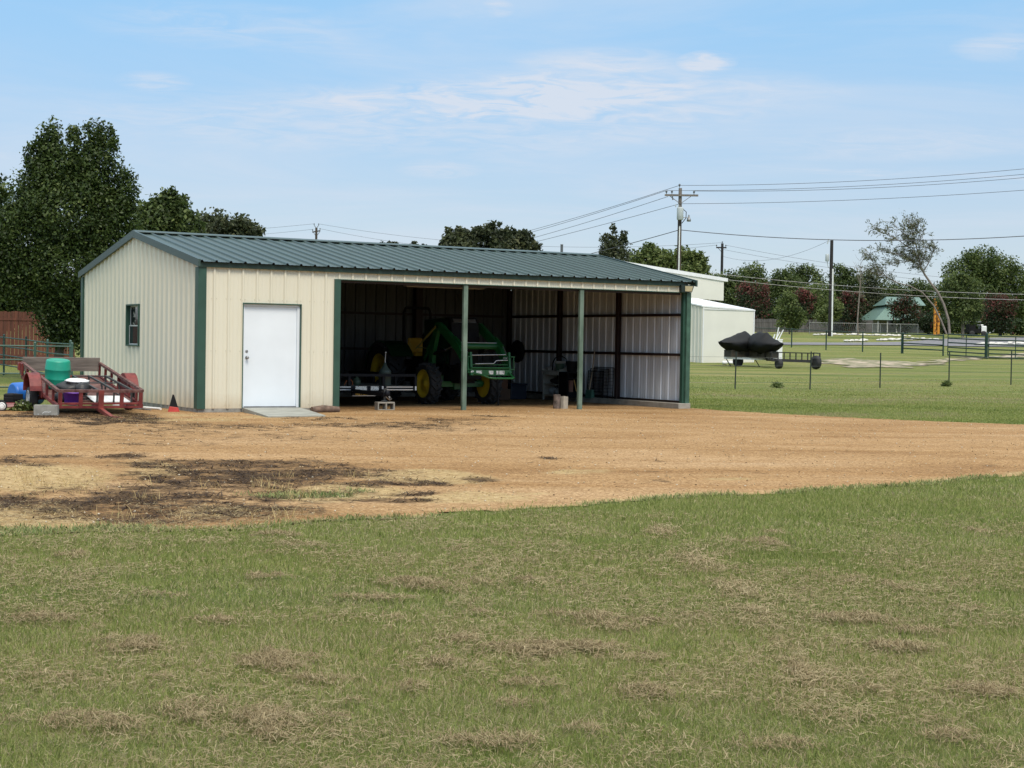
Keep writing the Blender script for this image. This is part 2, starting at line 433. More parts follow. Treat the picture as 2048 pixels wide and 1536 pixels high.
n_b = fbm(Xg * 5.2, Yg * 3.4, 9, 4, .7); nn = .45 * n_a + .55 * n_b
dk = ell([(400, 990, 330, 30, .86), (560, 945, 300, 22, .85), (420, 928, 250, 12, 1), (450, 960, 270, 26, 1), (640, 948, 70, 9, 1), (330, 1020, 340, 30, .92), (740, 1003, 150, 9, .95), (740, 968, 70, 8, .9),
          (840, 965, 80, 8, .95), (965, 957, 42, 6, 1), (90, 912, 120, 6, .8), (230, 914, 70, 5, .8), (30, 1010, 90, 20, .9), (100, 830, 140, 8, .95),
          (230, 838, 150, 9, .9), (50, 925, 80, 10, .75), (1070, 920, 26, 5, .8), (980, 834, 36, 4, .9), (1340, 966, 30, 4, .7), (800, 990, 70, 5, .8), (390, 862, 700, 30, .30), (700, 850, 350, 16, .45)])
n2 = np.clip((nn - .30) / .40, 0, 1)
dark = np.clip(.5 + (dk * 1.02 - (1 - n2)) * .60, 0, .84) * sstep(.0, .2, dk)
speck = fbm(Xg * 2.6, Yg * 1.5, 61, 4, .65)
dark = np.maximum(dark, np.clip(.35 + (speck - .78) * 3.0, 0, .62) * (Yg < -.3))
strw = ell([(60, 960, 170, 40, 1), (300, 940, 130, 30, .7), (660, 985, 170, 24, .95), (850, 952, 200, 16, .9), (950, 1000, 150, 18, .85), (80, 1035, 160, 28, .95), (430, 1025, 100, 14, .8),
            (1180, 945, 90, 7, .75), (1460, 962, 60, 5, .8), (1060, 985, 60, 4, .8), (400, 835, 420, 12, .6)])
strw = np.maximum(strw, .85 * sstep(.75, .1, Yg - near_edge(Xg)) * sstep(-6, -3, Xg))
straw = sstep(.05, .5, strw - (1 - fbm(Xg * 1.6, Yg * 1.1, 23, 5, .6)) * .95 + .12) * .75
grn = np.maximum(ell([(590, 990, 120, 8, .8), (690, 982, 50, 5, .8), (260, 1030, 80, 10, .55), (60, 1068, 260, 16, .9), (260, 1060, 160, 10, .8)]),
                 .8 * sstep(.5, 0, Yg - near_edge(Xg)) * (fbm(Xg * 1.5, Yg * 1.5, 71, 3) > .42))
green = sstep(.08, .5, grn - (1 - fbm(Xg * 2.2, Yg * 2.2, 29, 4, .6)) * .8 + .1) * .8
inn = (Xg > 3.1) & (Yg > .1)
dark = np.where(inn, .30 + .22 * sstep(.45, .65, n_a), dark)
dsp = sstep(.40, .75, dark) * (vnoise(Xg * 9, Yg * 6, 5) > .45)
zz = .006 + .016 * (n_a - .3) * (~inn)
zz = np.maximum(zz, .004)
ids = np.arange(Xg.size).reshape(Xg.shape)
qm = mask[:-1, :-1] & mask[1:, :-1] & mask[1:, 1:] & mask[:-1, 1:]
q = np.stack([ids[:-1, :-1], ids[1:, :-1], ids[1:, 1:], ids[:-1, 1:]], -1)[qm]
used = np.unique(q); rm = np.full(Xg.size, -1); rm[used] = np.arange(len(used))
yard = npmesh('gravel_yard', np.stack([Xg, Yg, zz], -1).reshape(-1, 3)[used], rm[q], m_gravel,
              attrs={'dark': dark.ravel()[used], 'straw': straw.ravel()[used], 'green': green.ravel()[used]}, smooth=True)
tag(yard, kind='structure')

def sheet(name, pts, mat, lift=.02, step=.5, edge=.3, seed=1):
    """a ragged-edged sheet lying on the terrain inside a world polygon"""
    P = np.array([p[:2] for p in pts]); lo, hi = P.min(0) - 1, P.max(0) + 1
    Xs, Ys = np.meshgrid(np.arange(lo[0], hi[0], step), np.arange(lo[1], hi[1], step), indexing='ij')
    wx = Xs + edge * 2 * (fbm(Xs * .6, Ys * .6, seed, 4) - .5); wy = Ys + edge * 2 * (fbm(Xs * .6, Ys * .6, seed + 9, 4) - .5)
    ins = np.zeros(Xs.shape, bool); j = len(P) - 1
    for i in range(len(P)):
        (xi, yi), (xj, yj) = P[i], P[j]
        ins ^= ((yi > wy) != (yj > wy)) & (wx < (xj - xi) * (wy - yi) / ((yj - yi) + 1e-12) + xi); j = i
    idn = np.arange(Xs.size).reshape(Xs.shape)
    qm_ = ins[:-1, :-1] & ins[1:, :-1] & ins[1:, 1:] & ins[:-1, 1:]
    q_ = np.stack([idn[:-1, :-1], idn[1:, :-1], idn[1:, 1:], idn[:-1, 1:]], -1)[qm_]
    V = np.stack([Xs, Ys, terrain(Xs, Ys) + lift], -1).reshape(-1, 3)
    u_ = np.unique(q_); r_ = np.full(Xs.size, -1); r_[u_] = np.arange(len(u_))
    return tag(npmesh(name, V[u_], r_[q_], mat, smooth=True), kind='structure')
ra = [gpx(1480, 690), gpx(1600, 691), gpx(1720, 691.5), gpx(1830, 692), gpx(1930, 694), gpx(2140, 695)]
rb = [gpx(2140, 676), gpx(1990, 676), gpx(1905, 677), gpx(1850, 681), gpx(1800, 684.5), gpx(1720, 686), gpx(1600, 686), gpx(1480, 685.5)]
sheet('road', ra + rb, m_asphalt, .05, .35, .05, 3)
tr = [gpx(p_[0], p_[1]) for p_ in ((1632, 722), (1690, 715), (1745, 721), (1790, 722), (1850, 727), (1920, 716), (2080, 704), (2080, 712), (1930, 722), (1850, 731), (1800, 736), (1740, 738), (1690, 733), (1640, 730))]
sheet('dirt_track', tr, m_track, .03, .22, 1.5, 13)

# ------------------------------------------------------------------ grass
def blades(x, y, z, h, wd, tone, lean, yaw=None):
    n = len(x); yaw = RNG.uniform(0, 2 * np.pi, n) if yaw is None else yaw
    ld = RNG.uniform(0, 2 * np.pi, n)
    dx, dy = np.cos(yaw) * wd / 2, np.sin(yaw) * wd / 2
    lx, ly = np.cos(ld) * lean * h, np.sin(ld) * lean * h
    V = np.empty((n, 5, 3), np.float32)
    V[:, 0] = np.stack([x - dx, y - dy, z - .004], -1); V[:, 1] = np.stack([x + dx, y + dy, z - .004], -1)
    hz = h / np.sqrt(1 + lean ** 2)
    V[:, 2] = np.stack([x + dx * .8 + lx * .38, y + dy * .8 + ly * .38, z + hz * .62], -1)
    V[:, 3] = np.stack([x - dx * .8 + lx * .38, y - dy * .8 + ly * .38, z + hz * .62], -1)
    V[:, 4] = np.stack([x + lx, y + ly, z + hz], -1)
    o = (np.arange(n) * 5)[:, None]
    tri = np.concatenate([o + np.array([[0, 1, 2]]), o + np.array([[0, 2, 3]]), o + np.array([[3, 2, 4]])], 0)
    return V.reshape(-1, 3), tri, np.repeat(tone, 5)
def ts(t_, s_): return CAM[0] + t_ * math.sin(YAW) + s_ * math.cos(YAW), CAM[1] + t_ * math.cos(YAW) - s_ * math.sin(YAW)

CLUMPS = [(650, 1345, 90, 26), (600, 1370, 60, 14), (700, 1372, 55, 12), (850, 1300, 70, 13), (920, 1297, 26, 8), (880, 1337, 42, 13), (1040, 1308, 60, 11), (1100, 1337, 72, 11), (1000, 1325, 35, 8),
          (1220, 1272, 90, 11), (1300, 1262, 40, 9), (1190, 1320, 60, 10), (1255, 1330, 40, 10), (400, 1442, 60, 20), (330, 1440, 60, 8), (200, 1478, 75, 22), (30, 1474, 48, 18), (640, 1512, 72, 24), (700, 1425, 30, 12),
          (870, 1502, 62, 16), (960, 1512, 60, 14), (1030, 1420, 40, 10), (1040, 1380, 60, 8), (1270, 1418, 48, 20), (1390, 1386, 70, 14), (1200, 1478, 70, 18), (1160, 1470, 40, 12), (1720, 1250, 56, 14),
          (1660, 1250, 45, 10), (1785, 1316, 42, 10), (1560, 1510, 60, 12), (1650, 1490, 60, 14), (1320, 1062, 22, 26), (1310, 1040, 14, 14), (1335, 1085, 20, 12), (1425, 1150, 34, 14), (1460, 1175, 34, 12), (1410, 1135, 22, 8),
          (880, 1183, 90, 7), (720, 1215, 60, 8), (560, 1165, 60, 6), (1150, 1155, 50, 6), (1620, 1190, 50, 8), (1700, 1170, 40, 6), (1850, 1280, 50, 9), (1930, 1230, 50, 8), (1980, 1400, 60, 16), (1860, 1460, 60, 16),
          (420, 1250, 50, 8), (240, 1300, 60, 9), (120, 1375, 60, 12), (500, 1330, 50, 10), (80, 1250, 50, 7), (330, 1200, 50, 6), (1480, 1240, 50, 9), (1560, 1330, 60, 9), (1620, 1400, 50, 11), (1450, 1450, 50, 14), (1740, 1390, 50, 11),
          (1890, 1500, 60, 18), (540, 1455, 40, 12), (1060, 1530, 60, 16), (780, 1250, 40, 7), (960, 1235, 30, 6), (1100, 1240, 40, 7), (1370, 1250, 30, 8), (310, 1370, 40, 9), (1560, 1300, 20, 30), (1600, 1350, 24, 24)]
cl = []
for cx_, cy_, rx_, ry_ in CLUMPS:
    p_ = gpx(cx_, cy_, 4.5, 40); tq = (p_ - CAM) @ _f
    cl.append((p_[0], p_[1], rx_ / F_PX * tq, max(rx_ * .55, ry_ * 2.5) / F_PX * tq))
for k in range(34):
    t_ = RNG.uniform(4.6, 13); s_ = RNG.uniform(-.5, .5) * t_
    x_, y_ = ts(t_, s_); cl.append((x_, y_, RNG.uniform(.05, .22), RNG.uniform(.05, .18)))
for k in range(40):   # beyond both sides of the picture
    t_ = RNG.uniform(4.6, 13); s_ = (RNG.uniform(.36, .55) * t_ + .5) * RNG.choice([-1, 1])
    x_, y_ = ts(t_, s_); cl.append((x_, y_, RNG.uniform(.1, .28), RNG.uniform(.08, .2)))
def clump_field(x, y):
    m = np.zeros(len(x))
    for a, b_, r1, r2 in cl:
        dx, dy = x - a, y - b_
        u_ = dx * math.cos(YAW) - dy * math.sin(YAW); v_ = dx * math.sin(YAW) + dy * math.cos(YAW)
        near = (np.abs(u_) < 2 * r1) & (np.abs(v_) < 2 * r2)
        if near.any():
            m[near] = np.maximum(m[near], np.clip(1.3 - np.sqrt((u_[near] / r1) ** 2 + (v_[near] / r2) ** 2), 0, 1))
    return m

GV, GF, GT = [], [], []; off = 0
def push(V, Fc, tn):
    global off
    GV.append(V); GF.append(Fc + off); GT.append(tn); off += len(V)
for t0, t1, dens, wd, hh in ((4.3, 6.5, 11000, .0036, .046), (6.5, 9, 8000, .0044, .046), (9, 12, 5000, .0056, .046), (12, 16, 3000, .0072, .048), (16, 21, 1700, .0095, .050), (21, 27, 900, .012, .052)):
    ext = .335 * t1 + 3.6
    n = int((t1 - t0) * 2 * ext * dens)
    t_ = RNG.uniform(t0, t1, n); s_ = RNG.uniform(-ext, ext, n)
    x, y = ts(t_, s_)
    keep = (y < near_edge(x) + .10 * RNG.normal(size=n) + .45 * (RNG.uniform(size=n) < .05) * (fbm(x * 1.8, y * 1.8, 79, 3) > .5)) & (y < -12)
    keep &= (np.abs(s_) < .335 * t_ + .7) | (RNG.uniform(size=n) < .5)
    x, y, t_ = x[keep], y[keep], t_[keep]; n = len(x)
    cf = clump_field(x, y)
    p1 = fbm(x * .55, y * .55, 81, 4); p2 = fbm(x * 2.6, y * 2.6, 83, 4); p3 = fbm(x * 9, y * 9, 85, 3)
    edge = sstep(3.0, .2, near_edge(x) - y)
    dens_m = np.clip(.45 + 1.2 * (p3 - .2), .25, 1)
    keep = RNG.uniform(size=n) < dens_m * (1 - .55 * cf)
    dry = np.clip(.60 + 1.0 * (p1 - .5) + 1.3 * (p2 - .5) - .30 * edge + .5 * cf + .10 * sstep(14, 6, t_), .06, .95)
    is_dry = RNG.uniform(size=n) < dry * .62
    tone = np.where(is_dry, RNG.uniform(.60, .98, n), RNG.uniform(.02, .60, n) + .15 * (p1 - .5))
    tone = np.where(~is_dry, np.clip(tone + .08 * edge, 0, .6), tone)
    h = hh * RNG.uniform(.45, 1.25, n) * (.75 + .6 * p2) * np.where(is_dry, .85, 1)
    lean = np.where(is_dry, RNG.uniform(.5, 3.0, n), RNG.uniform(.1, 1.1, n))
    x, y, h, tone, lean = x[keep], y[keep], h[keep], tone[keep], lean[keep]
    V, Fc, tn = blades(x, y, terrain(x, y), h, wd * RNG.uniform(.6, 1.2, len(x)), tone, lean)
    push(V, Fc, tn)
# verge and paddock to the right of the shed
for t0, t1, dens, wd, hh in ((30, 38, 420, .014, .06), (38, 46, 260, .018, .06), (46, 56, 110, .022, .06), (56, 70, 40, .025, .06)):
    n = int((t1 - t0) * t1 * .34 * dens); t_ = RNG.uniform(t0, t1, n); s_ = RNG.uniform(.08, .40, n) * t_
    x, y = ts(t_, s_)
    keep = (x > np.where(y < 0, far_edge(y), 12.42)) & (y > near_edge(x) + 3)
    x, y = x[keep], y[keep]; n = len(x)
    p1 = fbm(x * .25, y * .25, 91, 4); p2 = fbm(x * 1.3, y * 1.3, 93, 3)
    tone = np.clip(.40 + .9 * (p1 - .45) + .4 * (p2 - .5) + RNG.normal(size=n) * .13, .02, .85)
    V, Fc, tn = blades(x, y, terrain(x, y), hh * RNG.uniform(.3, 1, n) * (.3 + 1.0 * p2), np.full(n, wd), tone, RNG.uniform(.1, 1.2, n))
    push(V, Fc, tn)
tag(npmesh('lawn_grass', np.concatenate(GV), np.concatenate(GF), m_grass, tone=np.concatenate(GT)), kind='stuff')

# dry cut grass lying in heaps on the lawn
GV, GF, GT = [], [], []; off = 0
def strands(x, y, z, ln, wd, tone, el):
    """bent strands lying about: two joined quads each"""
    n = len(x); a = RNG.uniform(0, 2 * np.pi, n); bend = RNG.normal(size=n) * .7
    V = np.empty((n, 6, 3), np.float32)
    px_, py_, pz_ = x.copy(), y.copy(), z.copy()
    for k in range(3):
        nx, ny = -np.sin(a), np.cos(a)
        V[:, 2 * k] = np.stack([px_ - nx * wd / 2, py_ - ny * wd / 2, pz_], -1); V[:, 2 * k + 1] = np.stack([px_ + nx * wd / 2, py_ + ny * wd / 2, pz_ + wd * .3], -1)
        px_ = px_ + np.cos(a) * ln / 2 * np.cos(el); py_ = py_ + np.sin(a) * ln / 2 * np.cos(el)
        pz_ = pz_ + (np.sin(el) if k == 0 else -np.sin(el) * .6) * ln / 2; a = a + bend
    o = (np.arange(n) * 6)[:, None]
    q_ = np.concatenate([o + np.array([[0, 1, 3, 2]]), o + np.array([[2, 3, 5, 4]])], 0)
    return V.reshape(-1, 3), q_, np.repeat(tone, 6)
for i, (a, b_, r1, r2) in enumerate(cl):
    tq = max(4.5, (a - CAM[0]) * math.sin(YAW) + (b_ - CAM[1]) * math.cos(YAW))
    ar = math.pi * r1 * r2
    n = int(min(5500, ar * 17000 / max(1, tq / 7) ** 1.3) + 20)
    n = int(n * 3.2); rad = 1.95 * np.sqrt(RNG.uniform(0, 1, n)); an = RNG.uniform(0, 2 * np.pi, n)
    u_, v_ = r1 * rad * np.cos(an), r2 * rad * np.sin(an)
    x = a + u_ * math.cos(YAW) + v_ * math.sin(YAW); y = b_ - u_ * math.sin(YAW) + v_ * math.cos(YAW)
    ky = y < near_edge(x) - .05; x, y, rad = x[ky], y[ky], rad[ky]; n = len(x)
    lump = fbm(x * 6, y * 4.5, 95 + i, 4, .6)
    wob = fbm(x * 2.6, y * 2.0, 195 + i, 3); inside = 1.15 - rad + 4.2 * (wob - .5)
    kp = RNG.uniform(size=n) < np.clip(2.6 * (lump - .32), 0.05, 1) * np.clip(inside * 1.5, .03, 1); x, y, rad, lump, inside = x[kp], y[kp], rad[kp], lump[kp], inside[kp]; n = len(x)
    top = min(.036, .16 * min(r1, r2) + .010) * np.clip(inside, 0.12, 1) * np.clip(2.2 * (lump - .28), .1, 1.5)
    z = terrain(x, y) + .008 + top * RNG.uniform(.25, 1.0, n) ** .6 + .012
    tone = np.clip(.48 + RNG.normal(size=n) * .2 + .35 * (z - .05) / .06 * .3, 0, 1)
    push(*strands(x, y, z, RNG.uniform(.025, .085, n), .0009 + .00026 * tq, tone, RNG.uniform(-.1, .9, n)))
# worn line of dry grass running up to the yard
TL_ = [gpx(p[0], p[1], 4.5, 60) for p in ((1305, 1035), (1335, 1085), (1400, 1135), (1450, 1180), (1490, 1215), (1550, 1290), (1590, 1350), (1625, 1400), (1690, 1480))]
seg_ = RNG.uniform(0, len(TL_) - 1.001, 4200); i_ = seg_.astype(int); A_ = np.array(TL_)
P_ = A_[i_] + (A_[i_ + 1] - A_[i_]) * (seg_ - i_)[:, None]
x, y = P_[:, 0] + RNG.normal(size=4200) * .075, P_[:, 1] + RNG.normal(size=4200) * .10
kp = RNG.uniform(size=4200) < np.clip(3.2 * (fbm(x * 2.0, y * 2.0, 331, 3) - .38), 0, 1); x, y = x[kp], y[kp]; n = len(x); t_ = (x - CAM[0]) * math.sin(YAW) + (y - CAM[1]) * math.cos(YAW)
push(*strands(x, y, terrain(x, y) + RNG.uniform(.015, .05, n), RNG.uniform(.03, .09, n), .0011 + .00030 * t_, np.clip(.58 + RNG.normal(size=n) * .18, 0, 1), RNG.uniform(-.1, .9, n)))
# loose drifts of clippings
n = 210000; t_ = 4.4 + 10.5 * RNG.uniform(size=n) ** .9; s_ = RNG.uniform(-1, 1, n) * (.335 * t_ + 1.2); x, y = ts(t_, s_)
rdg = 1 - np.abs(2 * fbm(x * 1.15 + 3, y * 1.0, 301, 4, .55) - 1); fine_ = fbm(x * 7, y * 6, 311, 3)
kp = RNG.uniform(size=n) < sstep(.86, .98, rdg) * np.clip(2.4 * (fine_ - .3), 0, 1) * sstep(15.5, 7, t_) * sstep(.42, .58, fbm(x * .45, y * .45, 321, 3))
x, y, t_, fine_ = x[kp], y[kp], t_[kp], fine_[kp]; n = len(x)
push(*strands(x, y, terrain(x, y) + .012 + .034 * fine_ * RNG.uniform(.3, 1, n), RNG.uniform(.025, .085, n), .0009 + .00026 * t_, np.clip(.5 + RNG.normal(size=n) * .2, 0, 1), RNG.uniform(-.1, .9, n)))
# thin thatch everywhere
n = 150000; t_ = 4.4 + 9.6 * RNG.uniform(size=n) ** .8; s_ = RNG.uniform(-1, 1, n) * (.335 * t_ + 1.2); x, y = ts(t_, s_)
kp = RNG.uniform(size=n) < sstep(.36, .62, fbm(x * 1.4, y * 1.4, 97, 4)) * 1.0 * sstep(17, 7, t_); x, y, t_ = x[kp], y[kp], t_[kp]; n = len(x)
push(*strands(x, y, terrain(x, y) + RNG.uniform(.015, .05, n), RNG.uniform(.02, .07, n), .0009 + .00026 * t_, np.clip(.5 + RNG.normal(size=n) * .2, 0, 1), RNG.uniform(-.1, .6, n)))
tag(npmesh('grass_clippings', np.concatenate(GV), np.concatenate(GF), m_dry, tone=np.concatenate(GT)), kind='stuff')

# dead weeds, straw and trash on the yard
GV, GF, GT = [], [], []; off = 0
yx, yy = Xg[mask], Yg[mask]; ok = ~inn[mask]
yd, ys_, yg = dsp[mask] * ok, straw[mask] * ok, green[mask] * ok
def scatter(wgt, n):
    pr = np.clip(wgt, 0, 1) ** 1.5; pr = pr / pr.sum(); k = RNG.choice(len(pr), n, p=pr)
    return yx[k] + RNG.uniform(-.06, .06, n), yy[k] + RNG.uniform(-.06, .06, n)
x, y = scatter(yd, 16000); n = len(x)
push_w = []
V, Fc, tn = blades(x, y, .012 + 0 * x, RNG.uniform(.02, .07, n), RNG.uniform(.006, .016, n), np.clip(RNG.uniform(0, .34, n), 0, 1), RNG.uniform(1.5, 6, n)); push(V, Fc, tn)
x, y = scatter(ys_, 5000); n = len(x)
V, Fc, tn = blades(x, y, .012 + 0 * x, RNG.uniform(.02, .05, n), RNG.uniform(.004, .010, n), np.clip(RNG.uniform(.42, .85, n), 0, 1), RNG.uniform(1.2, 5, n)); push(V, Fc, tn)
x, y = scatter(yg, 9000); n = len(x)
V, Fc, tn = blades(x, y, .012 + 0 * x, RNG.uniform(.02, .06, n), RNG.uniform(.006, .012, n), np.clip(RNG.uniform(.88, 1, n), 0, 1), RNG.uniform(.3, 1.5, n)); push(V, Fc, tn)
for k in range(22):      # taller straw tufts
    cx_ = RNG.choice([300, 560, 620, 480, 420, 60, 120, 700, 220]) + RNG.normal() * 50; cy_ = RNG.uniform(955, 1050)
    p_ = gpx(cx_, cy_, 10, 40); n = int(RNG.uniform(18, 46))
    x = p_[0] + RNG.normal(size=n) * .09; y = p_[1] + RNG.normal(size=n) * .09
    V, Fc, tn = blades(x, y, .01 + 0 * x, RNG.uniform(.04, .16, n), np.full(n, .004), RNG.uniform(.45, .85, n), RNG.uniform(.2, 1.2, n)); push(V, Fc, tn)
tag(npmesh('dead_weeds', np.concatenate(GV), np.concatenate(GF), m_weed, tone=np.concatenate(GT)), kind='stuff')

# loose stones on the yard
n = 9000; k = RNG.choice(len(yx), n); k = k[(yy[k] < -.4)]; n = len(k); sx_ = yx[k] + RNG.uniform(-.05, .05, n); sy_ = yy[k] + RNG.uniform(-.05, .05, n); rs_ = RNG.uniform(.006, .016, n)
oct_ = np.array([[1, 0, 0], [0, 1, 0], [-1, 0, 0], [0, -1, 0], [0, 0, .75], [0, 0, -.4]]); V = np.stack([sx_, sy_, np.full(n, .016)], -1)[:, None] + oct_[None] * rs_[:, None, None] * RNG.uniform(.6, 1.3, (n, 6, 1))
Fo = (np.arange(n) * 6)[:, None, None] + np.array([[0, 1, 4], [1, 2, 4], [2, 3, 4], [3, 0, 4], [1, 0, 5], [2, 1, 5], [3, 2, 5], [0, 3, 5]])[None]
tag(npmesh('gravel_stones', V.reshape(-1, 3), Fo.reshape(-1, 3), MT('stone', [(0, (.16, .10, .05)), (.4, (.34, .24, .13)), (.8, (.52, .42, .28)), (1, (.66, .60, .50))], .9), tone=np.repeat(RNG.uniform(0, 1, n), 6)), kind='stuff')
# ------------------------------------------------------------------ shared materials
m_cream = M('painted_steel_cream', (.66, .63, .515), .45, var=.02, scale=.8, stretch=(1, 1, .6))
def dust(m, z0=.02, z1=.55, amt=.45, col=(.40, .28, .15)):
    t = m.node_tree; b = t.nodes['Principled BSDF']; old = b.inputs['Base Color'].links[0].from_socket
    tcn = t.nodes.new('ShaderNodeTexCoord'); sx = t.nodes.new('ShaderNodeSeparateXYZ'); t.links.new(tcn.outputs['Object'], sx.inputs[0])
    n = t.nodes.new('ShaderNodeTexNoise'); n.inputs['Scale'].default_value = 2.6; n.inputs['Detail'].default_value = 9; n.inputs['Roughness'].default_value = .7; t.links.new(tcn.outputs['Object'], n.inputs['Vector'])
    mr = t.nodes.new('ShaderNodeMapRange'); t.links.new(sx.outputs[2], mr.inputs[0]); mr.inputs[1].default_value = z1; mr.inputs[2].default_value = z0
    ad = t.nodes.new('ShaderNodeMath'); ad.operation = 'ADD'; t.links.new(mr.outputs[0], ad.inputs[0]); t.links.new(n.outputs[0], ad.inputs[1])
    ms = t.nodes.new('ShaderNodeMapRange'); t.links.new(ad.outputs[0], ms.inputs[0]); ms.inputs[1].default_value = .75; ms.inputs[2].default_value = 1.5; ms.inputs[4].default_value = amt
    mx = t.nodes.new('ShaderNodeMix'); mx.data_type = 'RGBA'; t.links.new(ms.outputs[0], mx.inputs[0]); t.links.new(old, mx.inputs[6]); mx.inputs[7].default_value = (*col, 1)
    t.links.new(mx.outputs[2], b.inputs['Base Color'])
dust(m_cream)
m_trim = M('painted_trim_green', (.026, .072, .052), .42, var=.12, scale=3)
m_roof = M('painted_roof_green', (.032, .058, .050), .38, var=.10, scale=1.3, stretch=(3, .35, 1))
m_galv = M('bare_galvalume', (.64, .665, .71), .45, metal=.15, var=.14, scale=2.2, stretch=(3, 3, .35))
m_galv_shade = M('shaded_galvalume', (.085, .09, .095), .55, metal=.3, var=.2, scale=2.2, stretch=(3, 3, .35))  # same bare panels, with the bay's shade darkened into the colour
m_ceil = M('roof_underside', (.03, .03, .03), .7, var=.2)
m_iron = M('red_oxide_steel', (.022, .010, .009), .6, var=.25, scale=5)
m_conc = M('concrete', (.27, .25, .215), .9, var=.2, scale=5, bump=.25, bscale=30)
m_conc2 = M('concrete_grey', (.27, .26, .235), .92, var=.22, scale=7, bump=.3, bscale=40)
m_door = M('white_door_paint', (.72, .77, .82), .45, var=.03, scale=1.5)
m_post = M('weathered_green_post', (.095, .150, .110), .6, var=.28, scale=4, stretch=(1, 1, .5), col2=(.17, .235, .19))
m_glass = M('window_glass', (.02, .028, .03), .06, var=.3, scale=4, spec=.6)
m_black = M('black_paint', (.009, .009, .010), .65, var=.3, spec=.18)
m_rubber = M('tyre_rubber', (.022, .022, .023), .8, var=.25, scale=9)
m_chrome = M('bright_metal', (.62, .63, .65), .28, metal=.9, var=.1)
m_steel = M('dull_steel', (.30, .30, .30), .45, metal=.6, var=.2)
m_white = M('white_plastic', (.75, .76, .76), .5, var=.06)
m_wood = M('weathered_wood', (.17, .145, .125), .85, var=.28, scale=5, bump=.3, bscale=25, stretch=(.5, 4, 4))
m_lens = M('frosted_lens', (.42, .36, .22), .3, var=.1)

# ------------------------------------------------------------------ panels with ribs
PITCH_R = .3048
def profile(u0, u1, phase=0.0, major=.032, minor=.005, bw=.034):
    pts = [(u0, 0.0)]
    k0, k1 = int(math.floor((u0 - phase) / PITCH_R)) - 1, int(math.ceil((u1 - phase) / PITCH_R)) + 1
    allp = []
    for k in range(k0, k1 + 1):
        c = phase + k * PITCH_R
        allp += [(c - bw, 0), (c - bw * .42, major), (c + bw * .42, major), (c + bw, 0)]
        for o in (.1016, .2032): allp += [(c + o - .014, 0), (c + o - .006, minor), (c + o + .006, minor), (c + o + .014, 0)]
    allp.sort()
    us = [p[0] for p in allp]; hs = [p[1] for p in allp]
    def H(u): return float(np.interp(u, us, hs))
    out = [(u0, H(u0))] + [p for p in allp if u0 + 1e-4 < p[0] < u1 - 1e-4] + [(u1, H(u1))]
    return out
def panel(mb, org, ud, nd, u0, u1, z0, z1, phase=0.0, mi=0, major=.032, minor=.005, flip=False, bw=.034):
    org, ud, nd = Vector(org), Vector(ud), Vector(nd)
    pf = profile(u0, u1, phase, major, minor, bw); vs_ = []
    for u, h in pf:
        a = z0(u) if callable(z0) else z0; b_ = z1(u) if callable(z1) else z1
        p = org + ud * u + nd * h
        vs_ += [(p.x, p.y, p.z + a), (p.x, p.y, p.z + b_)]
    n = len(pf)
    fs = [(2 * i, 2 * i + 2, 2 * i + 3, 2 * i + 1) for i in range(n - 1)]
    if flip: fs = [f[::-1] for f in fs]
    mb.add(vs_, fs, False, mi)

# ------------------------------------------------------------------ the shed
LEN, DEP, BAY = 12.19, 8.30, 3.048
shed = thing('metal_shed', 'long cream metal shed with green roof, white door and open bays', 'shed')
EAVE, RIDGE = 3.03, 3.815
def roof_z(y):
    return EAVE + (RIDGE - EAVE) * (1 - abs(y - DEP / 2) / (DEP / 2 + .13))
ZB = .085
mb = MB()
panel(mb, (0, 0, 0), (1, 0, 0), (0, -1, 0), .10, .905, ZB, 2.98)
panel(mb, (0, 0, 0), (1, 0, 0), (0, -1, 0), .905, 2.19, 2.235, 2.98)
panel(mb, (0, 0, 0), (1, 0, 0), (0, -1, 0), 2.19, 2.95, ZB, 2.98)
panel(mb, (0, 0, 0), (1, 0, 0), (0, -1, 0), 2.95, 12.0, 2.785, 3.045)
for z in (.16, 1.25, 2.3, 2.9):
    for k in range(1, 10):
        for o in (-.05, .05):
            u = k * PITCH_R + o
            if .9 < u < 2.2 and z < 2.25 or u > 2.9: continue
            mb.lathe([(.008, 0), (.008, -.005), (.004, -.008)], (u, -.001, z), 'y', 6, mi=1)
mb.build('front_wall', [m_cream, M('screw_head', (.50, .48, .40), .4)], shed)
mb = MB()
zt = lambda y: roof_z(y) - .05
panel(mb, (0, 0, 0), (0, 1, 0), (-1, 0, 0), .1, 3.80, ZB, zt, phase=.02, bw=.062, major=.036)
panel(mb, (0, 0, 0), (0, 1, 0), (-1, 0, 0), 3.80, 4.71, ZB, 1.30, phase=.02, bw=.062, major=.036)
panel(mb, (0, 0, 0), (0, 1, 0), (-1, 0, 0), 3.80, DEP / 2, 2.235, zt, phase=.02, bw=.062, major=.036)
panel(mb, (0, 0, 0), (0, 1, 0), (-1, 0, 0), DEP / 2, 4.71, 2.235, zt, phase=.02, bw=.062, major=.036)
panel(mb, (0, 0, 0), (0, 1, 0), (-1, 0, 0), 4.71, DEP - .05, ZB, zt, phase=.02, bw=.062, major=.036)
mb.build('gable_wall', m_cream, shed)
mb = MB()
panel(mb, (0, DEP, 0), (1, 0, 0), (0, 1, 0), .0, LEN, ZB, 3.04, mi=0)
mb.box((0, DEP + .036, 2.98), (LEN, DEP + .05, 3.12))
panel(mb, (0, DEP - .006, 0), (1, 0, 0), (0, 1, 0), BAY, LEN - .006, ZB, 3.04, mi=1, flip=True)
mb.build('back_wall', [m_cream, m_galv_shade], shed)
mb = MB()
